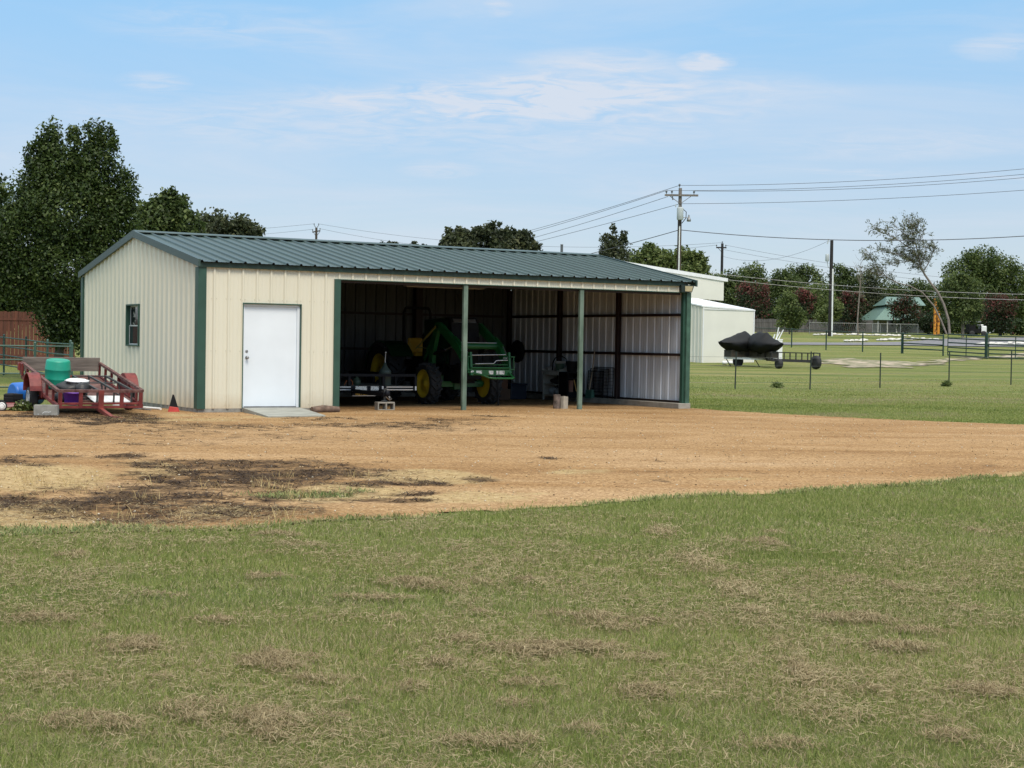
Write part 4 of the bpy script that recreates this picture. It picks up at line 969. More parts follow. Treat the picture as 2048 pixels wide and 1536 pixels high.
for k, (y, sx, sz, lb) in enumerate(((5.28, .15, .11, 'pale crumpled plastic bag at the far end of the bottom bench shelf'), (5.02, .17, .09, 'pale crumpled plastic bag at the near end of the bottom bench shelf'))):
    mb = MB(); mb.blob((11.78, y, .155 + sz * .9), (.14, sx, sz), 14, 9, .28, 11 + k); tag(mb.build('plastic_bag', M('bag_pale', (.38, .42, .45), .35, var=.3, scale=9), None), lb, 'bag', 'bags on the bench shelf')
# metal cabinet
cb_ = thing('tool_cabinet', 'black open tool cabinet beside the white potting bench', 'cabinet', (11.42, 4.08, 0))
mb = MB(); mb.box((0, 0, .12), (.03, .42, .78)); mb.box((.43, 0, .12), (.46, .42, .78)); mb.box((.03, 0, .75), (.43, .42, .78)); mb.box((.03, 0, .12), (.43, .42, .26)); mb.box((.03, .4, .26), (.43, .42, .75)); mb.box((.03, .01, .60), (.43, .4, .615)); mb.build('body', m_black, cb_)
for x in (.05, .41):
    mb = MB(); mb.lathe([(.05, -.015), (.05, .015)], (x, .06, .055), 'x', 12); mb.bar((x, .06, .06), (x, .06, .13), .02); mb.build('caster', m_black, cb_)
mb = MB(); mb.box((11.50, 4.11, .265), (11.62, 4.2, .56)); tag(mb.build('box', M('box_brown', (.20, .10, .07), .8), None), 'brown box standing inside the black open cabinet', 'box')
mb = MB(); mb.bar((11.72, 4.12, .28), (11.66, 4.14, .58), .035, .02); tag(mb.build('handle_bar', M('handle_yellow', (.45, .27, .07), .6), None), 'yellow wooden handle leaning inside the black cabinet', 'tool')
mb = MB(); mb.lathe([(.13, 0), (.16, .25), (.17, .28), (.15, .28)], (11.68, 4.28, .782), 'z', 14); tag(mb.build('bucket', m_black, None), 'black bucket on top of the open tool cabinet', 'bucket')
sv = thing('shovel', 'green scoop shovel with long pale handle leaning on the end wall', 'shovel', (11.86, 3.75, 0))
mb = MB(); mb.tube([(.02, 0, .30), (.12, .02, .80), (.20, .05, 1.34)], .016, 8); mb.build('handle', M('handle_wood', (.36, .28, .19), .7), sv)
mb = MB(); mb.add([(-.02, -.14, .10), (-.02, .14, .10), (.0, .14, .32), (.0, -.14, .32), (.10, -.15, .13), (.10, .15, .13), (.06, .15, .34), (.06, -.15, .34)], [(0, 1, 2, 3), (7, 6, 5, 4), (0, 3, 7, 4), (1, 5, 6, 2), (3, 2, 6, 7), (0, 4, 5, 1)]); mb.box((-.03, -.145, .085), (-.005, .145, .11), 1); mb.build('blade', [M('scoop_green', (.05, .14, .10), .45), m_steel], sv)
wc = thing('wire_crate', 'folded black wire crate leaning against the end wall', 'crate', (12.06, 2.92, .12))
for j, (x, y0, y1, h) in enumerate(((-.02, 0, .90, .80), (-.07, .16, .98, .76), (-.12, .30, 1.02, .70))):
    mb = MB(); mb.bar((x, y0, 0), (x + .03, y0, h), .018); mb.bar((x, y1, 0), (x + .03, y1, h), .018); mb.bar((x, y0, 0), (x, y1, 0), .018); mb.bar((x + .03, y0, h), (x + .03, y1, h), .018)
    n = 15
    for k in range(1, n): mb.bar((x, y0 + (y1 - y0) * k / n, 0), (x + .03, y0 + (y1 - y0) * k / n, h), .006)
    for k in range(1, 9): z = h * k / 9; mb.bar((x + .03 * k / 9, y0, z), (x + .03 * k / 9, y1, z), .007)
    mb.build('panel', m_black, wc)
mb = MB(); mb.blob((11.92, 7.45, 1.28), (.13, .34, .30), 14, 10, .14, 5); tag(mb.build('tarp_bundle', m_black, None), 'dark bundle hanging on the end wall near the back corner', 'bundle')
for lb, a, b_, c_ in (('lower brown cardboard box on the shed floor beyond the tractor wheel', (10.15, 5.5, .006), (10.55, 5.9, .30), (.11, .065, .04)), ('small brown cardboard box stacked on top of another beyond the tractor', (10.2, 5.55, .30), (10.5, 5.85, .54), (.15, .07, .04))):
    mb = MB(); mb.box(a, b_); tag(mb.build('cardboard_box', M('cardboard', c_, .85, var=.1), None, .006), lb, 'box', 'cardboard boxes in the shed')
mb = MB(); mb.box((10.8, 5.9, .006), (11.3, 6.3, .38)); mb.box((10.78, 5.88, .38), (11.32, 6.32, .43)); tag(mb.build('storage_bin', M('bin_blue', (.012, .02, .04), .5), None, .02), 'dark blue storage bin on the shed floor near the back corner', 'bin')

# ------------------------------------------------------------------ red trailer
m_red = M('faded_red_paint', (.160, .013, .016), .55, var=.4, scale=5, bump=.08, col2=(.24, .045, .038))
m_rust = M('rust_red_top', (.105, .030, .026), .7, var=.35, scale=9, col2=(.19, .095, .08))
rt = thing('open_trailer', 'faded red open trailer tilted nose down beside the shed gable', 'trailer', (-2.10, -.42, .13), (R_(7.3), 0, R_(-3.5)))
TW, TL, TH = .80, 3.70, .355
mb = MB()
mb.box((-TW, -.03, TH - .05), (TW, .03, TH)); mb.build('front_rail', m_rust, rt)
mb = MB(); mb.box((-TW, -.028, 0), (TW, .028, .045)); mb.box((-TW, -.020, .07), (TW, .020, .105))
for x in (-TW + .035, -.38, .40, TW - .035): mb.box((x - .035, -.026, .0), (x + .035, .026, TH - .051))
mb.build('front_frame', m_red, rt)
for sx in (-1, 1):
    mb = MB(); x = sx * TW
    mb.box((x - .03, .03, TH - .05), (x + .03, TL, TH)); mb.build('side_rail', m_rust, rt)
    mb = MB(); mb.box((x - .025, .03, 0), (x + .025, TL, .07))
    for y in (.45, 1.05, 1.95, 2.55, 3.1, TL - .05): mb.box((x - .022, y, .07), (x + .022, y + .06, TH - .051))
    mb.build('side_frame', m_red, rt)
    # fender
    mb = MB(); c0, zc, rr = 1.72, .06, .36
    arc = [(c0 + math.cos(a) * rr * 1.05, zc + math.sin(a) * rr) for a in np.linspace(-.15, math.pi - .15, 13)]; inn_ = [(c0 + math.cos(a) * (rr * 1.05 - .02), zc + math.sin(a) * (rr - .02)) for a in np.linspace(-.15, math.pi - .15, 13)]
    xs_ = sorted((sx * (TW + .03), sx * (TW + .27)))
    for i in range(12): mb.prism([arc[i], arc[i + 1], inn_[i + 1], inn_[i]], 'x', *xs_)
    mb.prism(arc + [(c0 - .37, -.03), (c0 + .37, -.03)], 'x', *sorted((sx * (TW + .031), sx * (TW + .045))))
    mb.build('fender', m_red, rt)
    wheel(rt, (sx * (TW + .16), 1.72, -.10), .26, .17, .165, sx, m_white)
mb = MB(); mb.box((-TW - .1, 1.69, -.12), (TW + .1, 1.75, -.05)); mb.build('axle', m_rust, rt)
mb = MB(); mb.box((-TW, TL - .03, .16), (TW, TL + .015, .45)); mb.build('tailboard', m_wood, rt)
mb = MB(); mb.box((-TW, TL - .03, 0), (TW, TL + .02, .07)); mb.box((-TW - .06, TL - .25, .1), (-TW - .025, TL - .02, .34)); mb.box((-TW - .10, TL - .10, .18), (-TW - .06, TL + .02, .33)); mb.build('rear_frame', m_red, rt)
mb = MB(); mb.box((-TW + .03, .6, .01), (TW - .03, TL - .03, .04)); mb.build('deck', m_rust, rt)
mb = MB(); mb.box((-.05, -.05, -.03), (.05, .0, TH - .01)); mb.bar((0, .6, -.035), (0, -1.20, -.02), .075, .075); mb.lathe([(.05, -.02), (.055, .05), (.03, .07)], (0, -1.24, -.02), 'z', 10); mb.bar((0, -1.1, .02), (.1, -1.28, .03), .03); mb.build('tongue', M('tongue_red', (.20, .035, .026), .6, var=.3), rt)
def on_trailer(x, y, z): return rt.matrix_basis @ Vector((x, y, z))
bpy.context.view_layer.update()
rtM = Matrix.LocRotScale(rt.location, rt.rotation_euler, None)
def onT(x, y, z): return rtM @ Vector((x, y, z))
barrel_prof = [(.20, 0), (.232, .02), (.236, .05), (.245, .19), (.25, .20), (.245, .21), (.25, .38), (.255, .39), (.25, .40), (.238, .55), (.225, .575), (.20, .585), (.19, .578), (.05, .574)]
p_ = onT(-.40, 2.1, .045)
mb = MB(); mb.lathe(barrel_prof, (0, 0, 0), 'z', 28); br = mb.build('barrel', M('teal_plastic', (.008, .27, .18), .42, var=.08), None); br.location = p_; br.rotation_euler = (R_(7), 0, 0); tag(br, 'teal plastic barrel standing in the red trailer', 'barrel')
mb = MB(); mb.lathe(barrel_prof, (0, 0, 0), 'z', 28); br = mb.build('barrel', M('blue_plastic', (.012, .13, .50), .42, var=.08), None); br.location = (-2.70, 4.05, .25); br.rotation_euler = (0, R_(90), R_(14)); br.scale = (1, 1, 1.15); tag(br, 'blue plastic barrel lying on the ground behind the red trailer', 'barrel')
mb = MB(); mb.lathe([(.13, 0), (.145, .02), (.18, .23), (.19, .235), (.19, .25), (.175, .25)], (0, 0, 0), 'z', 22); o = mb.build('bucket', M('purple_plastic', (.16, .045, .40), .4, var=.06), None); o.location = onT(-.47, .32, .02); o.rotation_euler = (R_(7), 0, 0); tag(o, 'purple bucket at the front of the red trailer', 'bucket')
mb = MB(); mb.blob((0, 0, 0), (.30, .34, .17), 18, 10, .22, 4); mb.blob((.16, -.26, .02), (.17, .2, .12), 14, 9, .25, 5); o = mb.build('tarp', M('black_tarp', (.014, .014, .016), .5, var=.4, scale=6), None); o.location = onT(-.38, 1.0, .20); tag(o, 'crumpled black tarp heaped in front of the teal barrel', 'tarp')
mb = MB(); mb.blob((0, 0, 0), (.24, .14, .04), 14, 7, .2, 8); o = mb.build('cloth', m_white, None); o.location = onT(-.27, .92, .385); o.rotation_euler = (R_(12), 0, 0); tag(o, 'white cloth lying on the black tarp in the red trailer', 'cloth')
mb = MB(); mb.blob((0, 0, 0), (.10, .22, .11), 12, 8, .3, 9); o = mb.build('bag', M('dark_bag', (.03, .035, .042), .6, var=.4), None); o.location = onT(-.66, .55, .12); tag(o, 'dark bag pressed against the left rails of the red trailer', 'bag')
# black steel rack and white board
rk = thing('steel_rack', 'black steel ladder rack lying inside the red trailer', 'rack', onT(.28, .2, .045), (R_(7.3), 0, R_(-3.5)))
m_rack = M('rack_steel', (.045, .045, .046), .5, var=.3)
for x in (-.30, 0.02, .36):
    mb = MB(); mb.bar((x, 0, .0), (x, 1.8, .0), .03); mb.bar((x, 0, .27), (x - .1, 1.8, .27), .035); mb.bar((x, .02, 0), (x, .02, .27), .03); mb.bar((x, .9, 0), (x - .05, .9, .27), .03); mb.bar((x - .1, 1.78, 0), (x - .1, 1.78, .27), .03); mb.build('rack_side', m_rack, rk)
for y, z in ((0.02, .0), (.45, 0), (.9, .0), (.9, .27), (1.78, .27)): mb = MB(); mb.bar((-.4, y, z), (.36, y, z), .022); mb.build('crossbar', m_rack, rk)
mb = MB(); mb.box((-.36, .05, .02), (.34, .75, .035)); o = mb.build('board', m_white, None); o.location = onT(.30, .22, .045); o.rotation_euler = (R_(7.3), 0, R_(-3.5)); tag(o, 'flat white board under the black rack in the red trailer', 'board')
# small stuff on the ground by the gable
for k, (a, b_, r1, lb) in enumerate((((-.78, 3.1, .03), (-.36, 1.25, .03), .028, 'thickest white plastic pipe lying on the ground along the gable'), ((-.95, 2.9, .02), (-.62, 1.1, .02), .017, 'thin grey white pipe lying outermost from the gable wall'), ((-.6, 2.7, .02), (-.7, 1.3, .07), .015, 'thin pipe lying across the thick white pipe'))):
    mb = MB(); mb.tube([a, b_], r1, 8); tag(mb.build('pipe', m_white if k != 1 else m_steel, None), lb, 'pipe', 'pipes by the gable wall')
mk = thing('marker', 'small black wedge on a red base by the shed corner', 'marker', (-.36, .42, 0), (0, 0, R_(-20)))
mb = MB(); mb.add([(-.12, -.09, 0), (.12, -.09, 0), (.12, .09, 0), (-.12, .09, 0), (-.09, -.07, .12), (.08, -.07, .10), (.08, .07, .10), (-.09, .07, .12)], [(3, 2, 1, 0), (4, 5, 6, 7), (0, 1, 5, 4), (1, 2, 6, 5), (2, 3, 7, 6), (3, 0, 4, 7)]); mb.build('base', M('marker_red', (.42, .03, .02), .5), mk, .01)
mb = MB(); mb.add([(-.09, -.06, .115), (.08, -.06, .10), (.08, .06, .10), (-.09, .06, .115), (-.03, -.015, .36), (.0, -.015, .35), (.0, .015, .35), (-.03, .015, .36)], [(3, 2, 1, 0), (4, 5, 6, 7), (0, 1, 5, 4), (1, 2, 6, 5), (2, 3, 7, 6), (3, 0, 4, 7)]); mb.build('fin', m_black, mk)
# mower
mw = thing('lawn_mower', 'push lawn mower with red deck and black engine beside the trailer', 'mower', (-3.29, 1.55, 0), (0, 0, R_(-12)))
mb = MB(); mb.add([(-.36, -.24, .07), (.36, -.22, .07), (.36, .22, .07), (-.36, .24, .07), (-.30, -.2, .17), (.26, -.18, .17), (.26, .18, .17), (-.3, .2, .17)], [(3, 2, 1, 0), (4, 5, 6, 7), (0, 1, 5, 4), (1, 2, 6, 5), (2, 3, 7, 6), (3, 0, 4, 7)]); mb.build('deck', M('mower_red', (.16, .012, .02), .35), mw, .02)
mb = MB(); mb.box((-.16, -.16, .17), (.14, .16, .27)); mb.lathe([(.15, .27), (.155, .32), (.12, .345), (.03, .35)], (-.01, 0, 0), 'z', 16); mb.box((.02, -.18, .22), (.2, -.06, .34)); mb.build('engine', m_black, mw, .01)
for x in (-.20, .22):
    for y in (-.27, .27):
        mb = MB(); mb.lathe([(.10, -.025), (.105, 0), (.10, .025)], (x, y, .104), 'y', 16); wh = mb.build('wheel', m_rubber, mw)
        mb = MB(); s = -1 if y < 0 else 1; mb.lathe([(.075, s * .02), (.075, s * .03), (.05, s * .024), (.02, s * .034), (.005, s * .034)], (x, y, .104), 'y', 16); mb.build('hub', m_white, wh)
mb = MB()
for y in (-.2, .2): mb.tube([(-.3, y, .15), (-.95, y * .9, .95)], .012, 6)
mb.tube([(-.95, -.18, .95), (-.95, .18, .95)], .014, 6); mb.build('handle', m_black, mw)
# ------------------------------------------------------------------ fences
LAT = np.array([math.cos(YAW), -math.sin(YAW), 0.0]); FWD = np.array([math.sin(YAW), math.cos(YAW), 0.0])
m_pipe = M('pipe_green', (.011, .038, .027), .5, var=.2, scale=4)
m_tpost = M('post_dark_green', (.012, .022, .016), .6, var=.3)
m_wire = M('fence_wire', (.16, .16, .15), .5, metal=.5)
m_cedar = M('cedar_fence', (.105, .035, .020), .85, var=.3, scale=2.2, stretch=(4, 4, .5))
m_greyf = M('grey_fence', (.095, .090, .088), .9, var=.3, scale=2, stretch=(3, 3, .5))
def gt(px, py): p = gpx(px, py); return p
def pipe_fence(name, label, cat, pts, h, rails, r=.035, rr=.024, group=None, mat=m_pipe):
    """pts: ground points of the posts"""
    b0 = pts[0]; th = thing(name, label, cat, b0, group=group)
    for p in pts:
        d = p - b0; mb = MB(); mb.tube([d + (0, 0, -.1), d + (0, 0, h)], r, 8); mb.lathe([(r * 1.1, 0), (r * .8, r * .8), (.005, r * 1.1)], tuple(d + np.array((0, 0, h))), 'z', 8); mb.build('post', mat, th)
    for z in rails:
        mb = MB()
        for p, q in zip(pts[:-1], pts[1:]): mb.tube([p - b0 + (0, 0, z), q - b0 + (0, 0, z)], rr, 6)
        mb.build('rail', mat, th)
    return th
P0 = G(144, 43.0)
pa = [P0, G(70, 42.6), G(-10, 42.2), G(-90, 42), G(-190, 41.8), G(-290, 41.6), G(-400, 41.5)]
m_pipen = M('pipe_grey_green', (.045, .095, .075), .5, var=.2, scale=4)
pipe_fence('pipe_fence', 'nearer green pipe fence running left behind the blue barrel', 'fence', pa, 1.30, (.12, .48, .85, 1.22), mat=m_pipen)
pb_ = [G(141, 43.6), G(95, 47.5), G(52, 51.5), G(8, 54), G(-40, 56)]
pipe_fence('pipe_fence', 'farther green pipe fence slanting away toward the red wooden fence', 'fence', pb_, 1.36, (.35, .68, .98, 1.28), mat=m_pipen)
def board_fence(name, label, p, q, h, mat, wd=.14):
    n = int(np.linalg.norm(q - p) / wd); th = thing(name, label, 'fence', p); mb = MB(); rr_ = random.Random(5)
    d = (q - p) / n; u = d / np.linalg.norm(d)
    for k in range(n):
        a = p + d * k - p; b_ = a + d * .93; hh = h + rr_.uniform(-.02, .02)
        a[2] = float(terrain(*(p + a)[:2])) - p[2]; nrm = np.array([-u[1], u[0], 0]) * .02
        v = [a, b_, b_ + nrm, a + nrm]; mb.add([x + (0, 0, -.1) for x in v] + [x + (0, 0, hh + (a[2] - x[2])) for x in v], [(3, 2, 1, 0), (4, 5, 6, 7), (0, 1, 5, 4), (1, 2, 6, 5), (2, 3, 7, 6), (3, 0, 4, 7)])
    mb.build('planks', mat, th)
    for z in (.35, h - .3):
        mb = MB(); mb.bar((0, 0, z), tuple(q - p + np.array((0, 0, z))), .04, .09); mb.build('rail', mat, th)
    return th
board_fence('board_fence', 'red brown wooden plank fence behind the dark tree', G(-900, 58), G(150, 62), 2.06, m_cedar)
board_fence('board_fence', 'weathered grey plank fence behind the red flowering shrubs', G(1500, 163), G(1745, 168), 1.35, m_greyf, .25)
# wire fence on dark stakes
tops = ((1330, 706, 780), (1470, 704, 779), (1620, 703, 779), (1760, 706, 776), (1898, 704, 773), (2022, 700, 770), (2150, 698, 768))
gp = [gt(a, c) for a, b_, c in tops]; th = thing('wire_fence', 'thin wire fence on dark steel stakes across the near grass', 'fence', gp[0])
for (a, b_, c), g in zip(tops, gp):
    tq = (g - CAM) @ _f; h = (c - b_) / F_PX * tq; d = g - gp[0]; mb = MB(); lean = random.Random(a).uniform(-.03, .03)
    top = d + np.array((lean, 0, h)); mb.bar(d + np.array((0, 0, -.2)), top, .045, .012); mb.bar(d + np.array((0, .018, -.2)), top + np.array((0, .018, 0)), .012, .035); mb.build('stake', m_tpost, th)
for z in (.25, .55, .85, 1.15):
    mb = MB(); mb.tube([g - gp[0] + (0, 0, z) for g in gp], .004, 4, False); mb.build('wire', m_wire, th)
# far fence with a top pipe and two gates
fp = [gt(1500, 691), gt(1583, 695), gt(1652, 700), gt(1725, 704), gt(1803, 707)]
pipe_fence('pipe_fence', 'green posts with one top pipe beyond the covered boats', 'fence', fp, 1.32, (1.30,), .045, .028)
p1, p2, p3, p4, p5 = gt(1803, 707), gt(1886, 712), gt(1892, 713), gt(1973, 718), gt(2085, 722)
pipe_fence('pipe_fence', 'short green pipe fence panel left of the two field gates', 'fence', [p1 + LAT * .08, p2], 1.33, (.35, .68, 1.0, 1.29), .05, .044)
def gate(label, p, q, h, rails, brace):
    th = thing('field_gate', label, 'gate', p, group='green pipe field gates'); d = q - p
    for k in (0.0, .5, 1.0):
        mb = MB(); mb.tube([d * k + (0, 0, .08), d * k + (0, 0, h)], .028, 7); mb.build('upright', m_pipe, th)
    for z in rails:
        mb = MB(); mb.tube([np.array((0, 0, z)), d + (0, 0, z)], .045, 6); mb.build('rail', m_pipe, th)
    return th
gate('green pipe gate between the short panel and the thick gate post', p3 + LAT * .1, p4 - LAT * .1, 1.42, (.10, .32, .58, .88, 1.15, 1.40), True)
gate('green pipe gate right of the thick gate post, cut by the frame', p4 + LAT * .12, p5, 1.42, (.10, .32, .58, .88, 1.15, 1.40), True)
mb = MB(); mb.tube([(0, 0, -.2), (0, 0, 1.55)], .07, 10); mb.lathe([(.075, 0), (.05, .05), (.01, .06)], (0, 0, 1.55), 'z', 10); mb.box((-.12, -.03, .78), (.12, .03, .9)); o = mb.build('gate_post', m_pipe, None); o.location = p4; tag(o, 'thick dark green gate post with latch between two gates', 'post')
# chain link beyond the road
m_link = M('galvanised_pipe', (.30, .31, .31), .5, metal=.4)
cp = [G(1618, 158), G(1655, 158), G(1712, 158), G(1744, 158), G(1760, 158), G(1800, 158), G(1835, 158)]
cf_ = thing('chain_fence', 'grey chain link fence in front of the green roofed house', 'fence', cp[0])
for p in cp:
    mb = MB(); d = p - cp[0]; mb.tube([d, d + (0, 0, 1.15)], .03, 6); mb.build('post', m_link, cf_)
mb = MB(); mb.tube([p - cp[0] + (0, 0, 1.13) for p in cp], .022, 6)
mb.build('rail', m_link, cf_)
mb = MB()
for p, q in zip(cp[:-1], cp[1:]):
    for k in range(14):
        a = p + (q - p) * k / 14 - cp[0]; b_ = p + (q - p) * (k + 1) / 14 - cp[0]; mb.bar(a + (0, 0, .05), b_ + (0, 0, 1.1), .006); mb.bar(a + (0, 0, 1.1), b_ + (0, 0, .05), .006)
mb.build('mesh', m_link, cf_)

# ------------------------------------------------------------------ white storage buildings
m_wht = M('white_steel', (.70, .69, .62), .5, var=.04, scale=.8)
m_wroof = M('white_roof', (.74, .75, .76), .4, var=.04)
A = W(1404, 700, 84); A[2] = float(terrain(A[0], A[1])) - .1
wb = thing('storage_shed', 'low cream steel storage shed with white sloping roof beside the boats', 'shed', A)
zb = A[2]; Lw, Dw = 3.47, 5.06
zFL, zFR, zBR, zBL = 3.60 - zb, 3.46 - zb, 4.16 - zb, 4.30 - zb
mb = MB(); mb.add([(0, 0, 0), (Lw, 0, 0), (Lw, 0, zFR), (0, 0, zFL), (0, .06, 0), (Lw, .06, 0), (Lw, .06, zFR), (0, .06, zFL)], [(0, 1, 2, 3), (7, 6, 5, 4), (0, 4, 5, 1), (1, 5, 6, 2), (3, 2, 6, 7), (0, 3, 7, 4)]); mb.build('front_wall', m_wht, wb)
mb = MB(); panel(mb, (0, 0, 0), (0, 1, 0), (-1, 0, 0), 0, Dw, 0, lambda u: zFL + (zBL - zFL) * u / Dw - .02, major=.06, minor=.0); mb.build('side_wall', m_wht, wb)
mb = MB(); mb.add([(Lw - .03, .06, 0), (Lw - .03, Dw, 0), (Lw - .03, Dw, zBR), (Lw - .03, .06, zFR), (Lw, .06, 0), (Lw, Dw, 0), (Lw, Dw, zBR), (Lw, .06, zFR)], [(0, 1, 2, 3), (7, 6, 5, 4), (0, 4, 5, 1), (3, 2, 6, 7), (1, 5, 6, 2), (0, 3, 7, 4)]); mb.box((0, Dw, 0), (Lw, Dw + .05, zBR - .05)); mb.build('rear_wall', m_wht, wb)
mb = MB(); o_ = .06; mb.add([(-o_, -.03, zFL), (Lw + o_, -.03, zFR), (Lw + o_, Dw, zBR), (-o_, Dw, zBL), (-o_, -.03, zFL + .07), (Lw + o_, -.03, zFR + .07), (Lw + o_, Dw, zBR + .07), (-o_, Dw, zBL + .07)], [(3, 2, 1, 0), (4, 5, 6, 7), (0, 1, 5, 4), (1, 2, 6, 5), (2, 3, 7, 6), (3, 0, 4, 7)]); mb.build('roof', m_wroof, wb)
mb = MB(); mb.box((.06, -.035, zFL - .10), (Lw + .03, -.005, zFL - .03 - .1)); mb.box((.0, -.03, 0), (.07, -.003, zFL - .02)); mb.box((Lw - .05, -.03, 0), (Lw + .02, -.003, zFR - .02)); mb.build('trim', m_wroof, wb)
# open barn behind it
B = W(1447, 601, 93); barn = thing('open_barn', 'tall open cream barn with white roof edge behind the storage shed', 'barn', (B[0], B[1], float(terrain(B[0], B[1]))))
zb = float(terrain(B[0], B[1])); X_ = np.array([1., 0, 0])
def pxX(px, t0=93):      # x offset along the front of the barn for a picture column
    lo, hi = -20., 5.
    for _ in range(50):
        m_ = (lo + hi) / 2; q_ = px_of(B[0] + m_, B[1], B[2])[0]
        lo, hi = (m_, hi) if q_ < px else (lo, m_)
    return lo
def zat(x, py):
    lo, hi = 0., 20.
    for _ in range(50):
        m_ = (lo + hi) / 2; q_ = px_of(B[0] + x, B[1], m_)[1]
        lo, hi = (m_, hi) if q_ > py else (lo, m_)
    return lo - zb
xl = pxX(1235); xr = 0.0
zr1, zr0 = zat(xr, 562.5), zat(xr, 601.5)
xm = pxX(1378); zl1 = zat(xm, 551.5); zl0 = zat(xm, 596)
s1 = (zr1 - zl1) / (xr - xm); s0 = (zr0 - zl0) / (xr - xm)
za, zc = zr1 + s1 * xl, zr0 + s0 * xl
DB = 7.0
mb = MB(); mb.add([(xl, 0, zc), (xr, 0, zr0), (xr, 0, zr1), (xl, 0, za), (xl, .1, zc), (xr, .1, zr0), (xr, .1, zr1), (xl, .1, za)], [(0, 1, 2, 3), (7, 6, 5, 4), (0, 4, 5, 1), (1, 5, 6, 2), (3, 2, 6, 7), (0, 3, 7, 4)]); mb.build('gable_panel', m_wht, barn)
mb = MB(); mb.add([(xl, -.06, za), (xr + .25, -.06, zr1 + s1 * .25), (xr + .25, DB, zr1 + s1 * .25), (xl, DB, za), (xl, -.06, za + .22), (xr + .25, -.06, zr1 + s1 * .25 + .20), (xr + .25, DB, zr1 + s1 * .25 + .20), (xl, DB, za + .22)], [(3, 2, 1, 0), (4, 5, 6, 7), (0, 1, 5, 4), (1, 2, 6, 5), (2, 3, 7, 6), (3, 0, 4, 7)]); mb.build('roof', m_wroof, barn)
mb = MB(); mb.box((xl, DB - .1, 0), (xr, DB, zr1 - .1)); mb.box((xl, 0.1, 0), (xl + .1, DB - .1, zc)); mb.build('rear_wall', m_black, barn)
for x in (-.35, -3.6):
    mb = MB(); mb.box((x - .08, .12, -.2), (x + .08, .28, zr0 + .1)); mb.build('post', m_black, barn)

# ------------------------------------------------------------------ covered craft and trailers in the field
m_cover = M('black_cover', (.006, .0065, .008), .6, var=.3, spec=.25, scale=3, bump=.3, bscale=9)
def craft(label, px0, px1, t0, t1, zc0, lean, hump):
    a, b_ = W(px0, 700, t0), W(px1, 700, t1); a[2] = b_[2] = 0
    d = b_ - a; ln = np.linalg.norm(d); u = d / ln; nrm = np.array([-u[1], u[0], 0])
    zb = float(terrain(*a[:2])); th = thing('covered_watercraft', label, 'watercraft', (a[0], a[1], zb), group='covered watercraft on the trailer')
    mb = MB(); V = []; n = 20; K = 22
    rr_ = random.Random(px0)
    for i in range(K + 1):
        s = i / K; wdt = .62 * (math.sin(math.pi * min(1, (s * .94 + .03))) ** .55)
        keel = zc0 - .52 * math.sin(math.pi * s) ** .6; deckz = zc0 + .05 + hump(s)
        for j in range(n):
            an = 2 * math.pi * j / n; cx_ = math.cos(an); sz = math.sin(an)
            w_ = wdt * cx_ * (1 - .55 * max(0, sz) ** 1.3); z = (zc0 + .02) + (deckz - zc0) * max(0, sz) ** 1.15 + (keel - zc0) * max(0, -sz)
            fold = .038 * math.sin(9 * an + 3 * s * 6) * (1 if sz < .3 else .5) + rr_.uniform(-.008, .008)
            p = u * ln * s + nrm * (w_ + fold); V.append((p[0], p[1], z + fold))
    fs = [(i * n + j, i * n + (j + 1) % n, (i + 1) * n + (j + 1) % n, (i + 1) * n + j) for i in range(K) for j in range(n)]
    mb.add(V, fs, True); mb.add(V[:n][::-1], [tuple(range(n))]); mb.add(V[-n:], [tuple(range(n))]); mb.build('cover', m_cover, th)
    mb = MB()
    for k in (.3, .5, .7):
        p = u * ln * k; mb.box((p[0] - .22, p[1] - .3, zc0 - .70), (p[0] + .22, p[1] + .3, zc0 - .35))
    mb.build('hull', M('hull_brown', (.035, .028, .018), .6, var=.3), th)
    return th
def hump_a(s): return np.interp(s, (0, .15, .4, .58, .68, .76, .86, 1), (.0, .14, .33, .48, .54, .46, .18, .0))
def hump_b(s): return np.interp(s, (0, .1, .22, .36, .60, .66, .80, 1), (.10, .30, .46, .54, .54, .36, .18, .0))
craft('black covered watercraft on trailer, pointing left at the white shed', 1441, 1512, 79.6, 81.2, 1.20, 0, hump_a)
craft('black covered watercraft nearer the dark trailer, pointing right', 1492, 1563, 80.6, 79.0, 1.13, 0, hump_b)
o = G(1500, 80.2); bt2 = thing('boat_trailer', 'silver low boat trailer under two black covered watercraft', 'trailer', o)
mb = MB(); mb.bar(LAT * -1.3 + (0, 0, .42), LAT * 1.45 + (0, 0, .38), .07, .09); mb.bar(LAT * -1.1 + FWD * 1.3 + (0, 0, .44), LAT * 1.45 + FWD * 1.2 + (0, 0, .4), .07, .09)
for k in (-1.1, -.4, .5, 1.2): mb.bar(LAT * k + (0, 0, .42), LAT * k + FWD * 1.3 + (0, 0, .44), .06)
for k in (-1.15, -.9): mb.bar(LAT * k + (0, 0, .4), LAT * k + (0, 0, .78), .05)
mb.build('frame', m_chrome, bt2)
mb = MB(); mb.lathe([(.14, -.09), (.27, -.10), (.28, 0), (.27, .10), (.14, .09)], tuple(LAT * -.55 + FWD * .3 + np.array((0, 0, .27))), 'y', 16); mb.build('wheel', m_rubber, bt2)
for k in (-1.2, .25):
    mb = MB(); mb.bar(LAT * k + (0, 0, .4), LAT * (k + .25) + (0, 0, .0), .04); mb.build('jack_stand', m_black, bt2)
o = G(1550, 83); bx_ = thing('cooler_box', 'white box with white poles sticking up behind the black watercraft', 'box', o)
mb = MB(); mb.cbox((0, 0, .75), (.55, .55, 1.1)); mb.cbox((0, 0, 1.31), (.58, .58, .05)); mb.build('body', m_white, bx_, .02)
